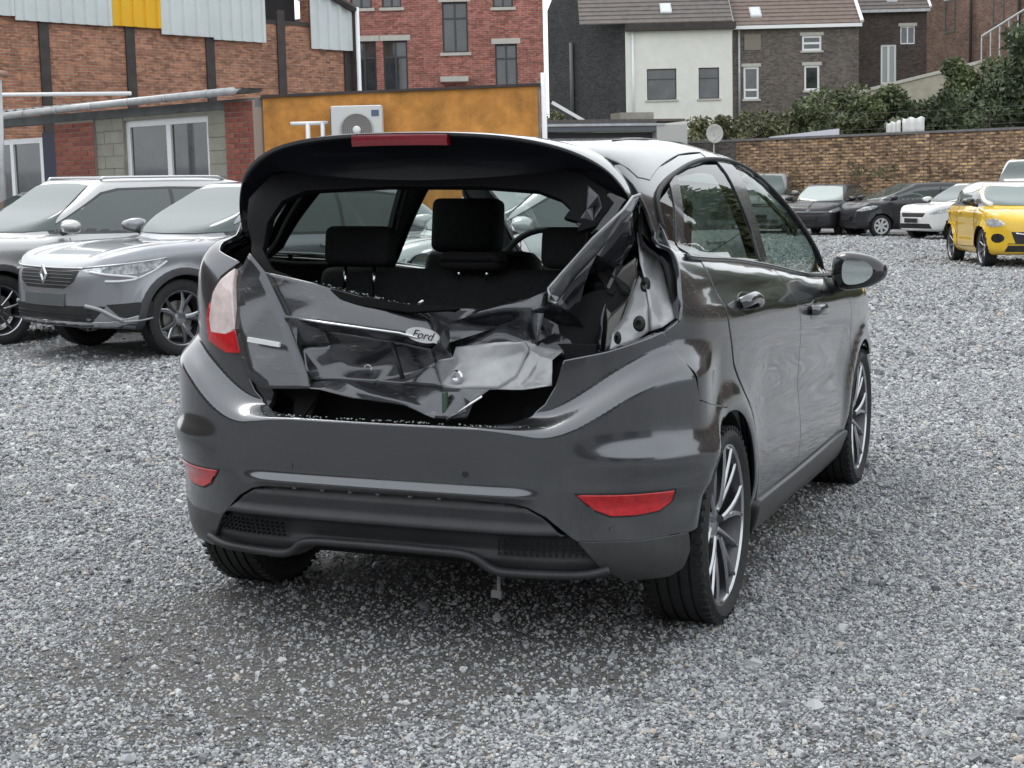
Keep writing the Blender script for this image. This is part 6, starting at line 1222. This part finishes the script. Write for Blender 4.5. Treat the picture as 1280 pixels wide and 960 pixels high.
for c, rx, rz in ((DM_P['s2'], .013, .020), ((DM_P['s5'][0] + .015, DM_P['s5'][1] - .01, DM_P['s5'][2] + .05), .016, .020), ((DM_P['s7'][0] + .03, DM_P['s7'][1] - .01, DM_P['s7'][2] + .04), .009, .016)):
    q = MB(); q.lathe([(-.010, .55), (-.010, 1.0), (.0, 1.15), (.004, 1.0), (.004, .0)], 16, axis='y'); o = q.build('lamp_socket', BLK, hero, smooth=True); o.location = (c[0], c[1] - .008, c[2]); o.scale = (rx, 1, rz)
# crease rods, latch, bolts in the wreckage
TP = {k: Vector(v) for k, v in TG_P.items()}
def bolt(c, r=.018):
    q = MB(); q.lathe([(-.006, r), (-.012, r * .8), (-.012, r * .55), (.004, r * .5), (.004, .001)], 18, axis='y'); o = q.build('fixing_ring', CHROME, hero, sharp=30); o.location = c; return o
bolt(TP['p5'] + Vector((0, -.006, -.005)), .017); bolt((TP['g8'] + TP['s1']) / 2 + Vector((0, -.012, .003)), .020)
MB().tube([TP['p6'] + Vector((-.01, -.03, .05)), TP['k4'] + Vector((.01, -.03, .02))], .010, 8, flat=.6).build('wiper_stub', BLK, hero, smooth=True)
MB().tube([TP['b2'] + Vector((0, -.008, 0)), TP['h1'] + Vector((0, -.008, 0)), TP['h2'] + Vector((0, -.008, 0)), TP['h3'] + Vector((0, -.008, -.004))], .004, 6).build('handle_trim', CHROME, hero, smooth=True)
DP = {k: Vector(v) for k, v in DM_P.items()}
MB().tube([DP[k] + Vector((0, -.006, 0)) for k in ('a1', 'a11', 'a10', 'a9', 'a8', 'a7', 'a12', 'a6', 'a5')], .0045, 6).build('torn_edge_highlight', BARE, hero, smooth=True)  # pale rod added as the highlight along the torn strip's edge
lk = (TP['k5'] + TP['q3']) / 2; MB().box(tuple(lk + Vector((.005, -.012, 0))), (.014, .02, .07)).build('latch', mat('green_latch', (.05, .09, .06), .5), hero, bevel=.003)
MB().tube([TP['low'] if 'low' in TP else TP['q3'] + Vector((.0, -.01, .0)), TP['q1'] + Vector((.03, -.01, .02))], .004, 6).build('latch_rod', CHROME, hero, smooth=True)
MB().tube([TP['u4'] + Vector((-.01, -.01, .0)), TP['u4'] + Vector((-.006, -.02, .02)), TP['u4'] + Vector((.008, -.02, .028))], .005, 6).build('wiper_spindle', CHROME, hero, smooth=True)
# oval emblem and word strip
em = MB(); c = TP['h2'] * .28 + TP['h3'] * .72 + Vector((-.010, -.012, .012)); 
E_ = [(math.cos(t) * .052, math.sin(t) * .021) for t in np.linspace(0, 2 * math.pi, 33)[:-1]]; em.prism(E_, lambda a, b, h: (a, h, b), -.004, .004)
emb = em.build('oval_badge', mat('badge_silver', (.85, .86, .87), .3, metal=.5), hero, sharp=30); emb.location = c; emb.rotation_euler = (0, R(9), 0)
def text_mesh(name, body, size, m, parent, loc, rot, shear=0., ext=.001):
    cu = bpy.data.curves.new(name, 'FONT'); cu.body = body; cu.size = size; cu.align_x = 'CENTER'; cu.align_y = 'CENTER'; cu.extrude = ext; cu.shear = shear
    tmp = bpy.data.objects.new('tmp', cu); me = bpy.data.meshes.new_from_object(tmp); bpy.data.objects.remove(tmp); me.materials.append(m); me.name = name
    o = bpy.data.objects.new(name, me); COL.objects.link(o); o.parent = parent; o.location = loc; o.rotation_euler = rot; return o
text_mesh('lettering', 'Ford', .034, GLOSSBLK, emb, (0, -.0046, 0), (R(90), 0, 0), .35, .0012)
ws_c = (Vector(TG_P['G']) + Vector(TG_P['C'])) / 2
p0, p1 = Vector(hero_pts['strip0']), Vector(hero_pts['strip1']); sm_ = MB(); d = (p1 - p0); n_ = Vector((0, -1, 0)); up = d.cross(n_).normalized() * -.007
sm_.add([p0 + up + n_ * .004, p1 + up + n_ * .004, p1 - up + n_ * .004, p0 - up + n_ * .004, p0 + up + n_ * -.004, p1 + up + n_ * -.004, p1 - up + n_ * -.004, p0 - up + n_ * -.004], [(0, 1, 2, 3), (7, 6, 5, 4), (0, 4, 5, 1), (1, 5, 6, 2), (2, 6, 7, 3), (3, 7, 4, 0)])
sm_.build('badge_strip', mat('strip_white_silver', (.85, .86, .87), .3), hero)
rg2 = np.random.default_rng(5); gc = MB()
for _ in range(260):
    if rg2.random() < .55: p = on_form(HF, 'wrap', [(rg2.uniform(-.36, .40), .664)], 0)[0] + (0, rg2.uniform(.0, .03), .003)
    else:
        k = rg2.uniform(); a_, b_2 = TP['u1'], TP['u4']; p = np.array(a_ + (b_2 - a_) * k) + (0, rg2.uniform(-.01, .02), rg2.uniform(-.004, .004))
    s_ = rg2.uniform(.0015, .0038); gc.box(tuple(p), (s_, s_ * rg2.uniform(.5, 1.2), s_ * .8), rz=rg2.uniform(0, 3))
tag(gc.build('glass_crumbs', mat('crumb_glass', (.55, .62, .60), .1, coat=1.), hero), kind='stuff')
# left tail lamp
lamp_up = [(.510, .895), (.518, .93), (.508, 1.01), (.490, 1.048), (.462, 1.080), (.455, 1.03), (.444, .97), (.434, .905), (.46, .892)]
lamp_lo = [(.430, .900), (.416, .838), (.455, .836), (.522, .868), (.530, .93), (.521, .975), (.521, .93), (.513, .890), (.46, .887)]
hp('tail_light', 'wrap', lamp_up, mat('pale_pink_lens', (.76, .63, .61), .10, coat=1., noise=.2, nscale=25), res=.02, bres=.012, off=.006, thick=.02, rim=.005, mirror=True)
hp('tail_light_red', 'wrap', lamp_lo, REDL, res=.02, bres=.012, off=.006, thick=.02, rim=.005, mirror=True)
hp('tail_light_gasket', 'wrap', [(.53, .86), (.534, .94), (.516, 1.02), (.49, 1.065), (.45, 1.10), (.425, 1.05), (.415, .95), (.40, .84), (.38, .72), (.345, .66), (.33, .72), (.37, .85), (.36, .83), (.43, .825)], SATK, res=.02, bres=.012, off=-.012, thick=.02, mirror=True)
# boot opening walls and floor
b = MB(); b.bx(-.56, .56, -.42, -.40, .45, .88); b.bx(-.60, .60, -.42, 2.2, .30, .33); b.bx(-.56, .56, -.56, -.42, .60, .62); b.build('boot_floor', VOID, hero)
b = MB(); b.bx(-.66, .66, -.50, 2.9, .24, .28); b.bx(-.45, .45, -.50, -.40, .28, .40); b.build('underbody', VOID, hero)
hp('corner_backing', 'wrap', [(.30, .66), (.42, .80), (.64, .86), (.74, .93), (.72, 1.1), (.74, 1.25), (.62, 1.28), (.52, 1.15), (.38, 1.02), (.25, .9)], VOID, off=-.16, res=.04)  # black sheet added behind the torn corner so no light comes through
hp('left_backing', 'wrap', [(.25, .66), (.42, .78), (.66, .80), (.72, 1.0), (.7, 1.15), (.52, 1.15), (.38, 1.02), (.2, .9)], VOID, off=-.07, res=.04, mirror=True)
hp('headliner', 'top', [(-.5, -.15), (.5, -.15), (.56, .4), (.54, 1.3), (-.54, 1.3), (-.56, .4)], TRIMK, off=-.035, res=.08)
# spoiler
half_T = [(0, -.515, 1.480), (.15, -.512, 1.478), (.30, -.498, 1.468), (.42, -.470, 1.448), (.515, -.428, 1.415), (.585, -.385, 1.368), (.628, -.345, 1.305), (.638, -.33, 1.24), (.618, -.345, 1.185)]
half_R = [(0, -.20, 1.466), (.15, -.20, 1.464), (.30, -.19, 1.458), (.42, -.18, 1.440), (.50, -.17, 1.418), (.565, -.17, 1.375), (.605, -.18, 1.315), (.622, -.22, 1.245), (.612, -.27, 1.187)]
half_U = [(0, -.375, 1.335), (.15, -.37, 1.335), (.29, -.36, 1.332), (.40, -.345, 1.318), (.475, -.33, 1.295), (.53, -.32, 1.255), (.565, -.32, 1.21), (.575, -.33, 1.18), (.585, -.345, 1.165)]
def mirr(h): h = catmull(h, False, 5); return np.concatenate([(h * [-1, 1, 1])[::-1][:-1], h])
T, Rr, U = mirr(half_T), mirr(half_R), mirr(half_U); V = []; n = len(T)
for t, r_, u in zip(T, Rr, U):
    t, r_, u = map(np.array, (t, r_, u)); nrm = (t - r_) / np.linalg.norm(t - r_)
    V += [r_ + (0, 0, .0), r_ * .5 + t * .5 + (0, 0, .010), t * .93 + r_ * .07 + (0, 0, .004), t, t + (0, .003, -.008), t * .94 + u * .06 + (0, .012, -.010), t * .5 + u * .5 + (0, .045, 0), u]
Fc = [(i * 8 + k, i * 8 + k + 1, (i + 1) * 8 + k + 1, (i + 1) * 8 + k) for i in range(n - 1) for k in range(7)]; fm = [1 if k >= 4 else 0 for i in range(n - 1) for k in range(7)]
spo = mk('spoiler', V, Fc, None, hero, True, 50, [PGREY, mat('spoiler_underside', (.009, .010, .013), .22, coat=.2)], fm)
bm = bmesh.new(); bm.from_mesh(spo.data); bmesh.ops.recalc_face_normals(bm, faces=bm.faces); bm.to_mesh(spo.data); bm.free()
bl = MB(); tt = [t for t in T if -.165 <= t[0] <= .172]
Vb = []
for t in tt:
    for dy, dz in ((-.004, -.004), (-.006, -.022), (-.002, -.036), (.02, -.034), (.02, -.006)): Vb.append((t[0], t[1] + dy, t[2] + dz))
k = len(tt); bl.add(Vb, [(i * 5 + j, i * 5 + (j + 1) % 5, (i + 1) * 5 + (j + 1) % 5, (i + 1) * 5 + j) for i in range(k - 1) for j in range(5)] + [(0, 1, 2, 3, 4), tuple((k - 1) * 5 + j for j in range(5))])
bl.build('brake_light', mat('dark_red_lens', (.20, .004, .014), .25, coat=1., noise=.2, nscale=50), hero, sharp=40)
# cabin
soft_box('rear_seat', (0, .10, .80), (1.16, .16, .52), SEATM, hero, .05, (R(-10), 0, 0))
for x in (-.40, .36): head_restraint(hero, (x, .03, 1.135), .24, .13, .09)
head_restraint(hero, (-.0, .03, 1.09), .22, .06, .09, posts=.03)
for x in (-.36, .36):
    soft_box('front_seat', (x, .93, .78), (.46, .14, .62), SEATM, hero, .06, (R(-14), 0, 0)); head_restraint(hero, (x + .0, .84, 1.185), .27, .20, .10)
soft_box('dashboard', (0, 2.05, .86), (1.30, .50, .22), TRIMK, hero, .07)
st = MB(); st.lathe([(.014 * math.cos(a), .185 + .014 * math.sin(a)) for a in np.linspace(0, 2 * math.pi, 9)], 32, axis='y'); o = st.build('steering_wheel', TRIMK, hero, smooth=True); o.location = (-.36, 1.62, .98); o.rotation_euler = (R(-24), 0, 0)
sp = MB(); sp.box((0, 0, 0), (.34, .02, .045)); sp.box((0, 0, -.07), (.06, .02, .16)); q = sp.build('wheel_hub', TRIMK, o, bevel=.006)
soft_box('rear_view_mirror', (0, 1.62, 1.30), (.22, .03, .06), TRIMK, hero, .012)
# door mirrors
for s in (1, -1):
    mb = MB(); V = []
    prof = [(-.05, .55, .7), (-.035, .85, .92), (0, 1, 1), (.05, .93, .93), (.09, .72, .72), (.115, .35, .38)]
    for y, kx, kz in prof:
        for t in np.linspace(0, 2 * math.pi, 21)[:-1]:
            c, sn = math.cos(t), math.sin(t); ex = .108 * kx * math.copysign(abs(c) ** .75, c); ez = .072 * kz * math.copysign(abs(sn) ** .8, sn) * (1 - .34 * c)
            V.append((s * (.948 + ex), 1.745 + y + ex * .18, .990 + ez))
    Fm = [(i * 20 + k, i * 20 + (k + 1) % 20, (i + 1) * 20 + (k + 1) % 20, (i + 1) * 20 + k) for i in range(5) for k in range(20)] + [tuple(100 + k for k in range(20))]
    mb.add(V, Fm); dm = mb.build('door_mirror', PGREY if s < 0 else GLOSSBLK, hero, smooth=True)
    gl = MB(); G = [(V[20 + k][0], V[20 + k][1] - .004, V[20 + k][2]) for k in range(20)]; cx = np.mean(G, 0); G = [tuple(cx + (np.array(g) - cx) * .84) for g in G]
    gl.add(G + [(g[0], g[1] + .006, g[2]) for g in G], [tuple(range(20)), tuple(range(20, 40))] + [(k, (k + 1) % 20, 20 + (k + 1) % 20, 20 + k) for k in range(20)]); gl.build('mirror_glass', mat('mirror', (.72, .80, .80), .02, metal=1.), dm)
    ar = MB(); ar.tube([(s * .80, 1.80, .925), (s * .86, 1.80, .925), (s * .93, 1.785, .95)], [.06, .045, .035], 10, flat=.6); ar.build('mirror_arm', BLK, dm, smooth=True)
# door glass corner trim behind mirror
for s in (1, -1): make_wheel(hero, (s * .752, 0, .30), s, .30, .205, .245); make_wheel(hero, (s * .752, 2.489, .30), s, .30, .205, .245)
MB().tube([(.30, -.30, .30), (.30, -.46, .29), (.30, -.52, .27)], .022, 10).build('exhaust_tip', mat('exhaust_steel', (.25, .24, .23), .4, metal=.8), hero, smooth=True)
th = MB(); th.tube([(.318, -.56, .235), (.318, -.56, .19), (.316, -.56, .165)], [.005, .006, .004], 8); th.box((.312, -.56, .172), (.03, .012, .022)); th.build('hanging_bracket', mat('bracket_grey', (.16, .16, .16), .5), hero)
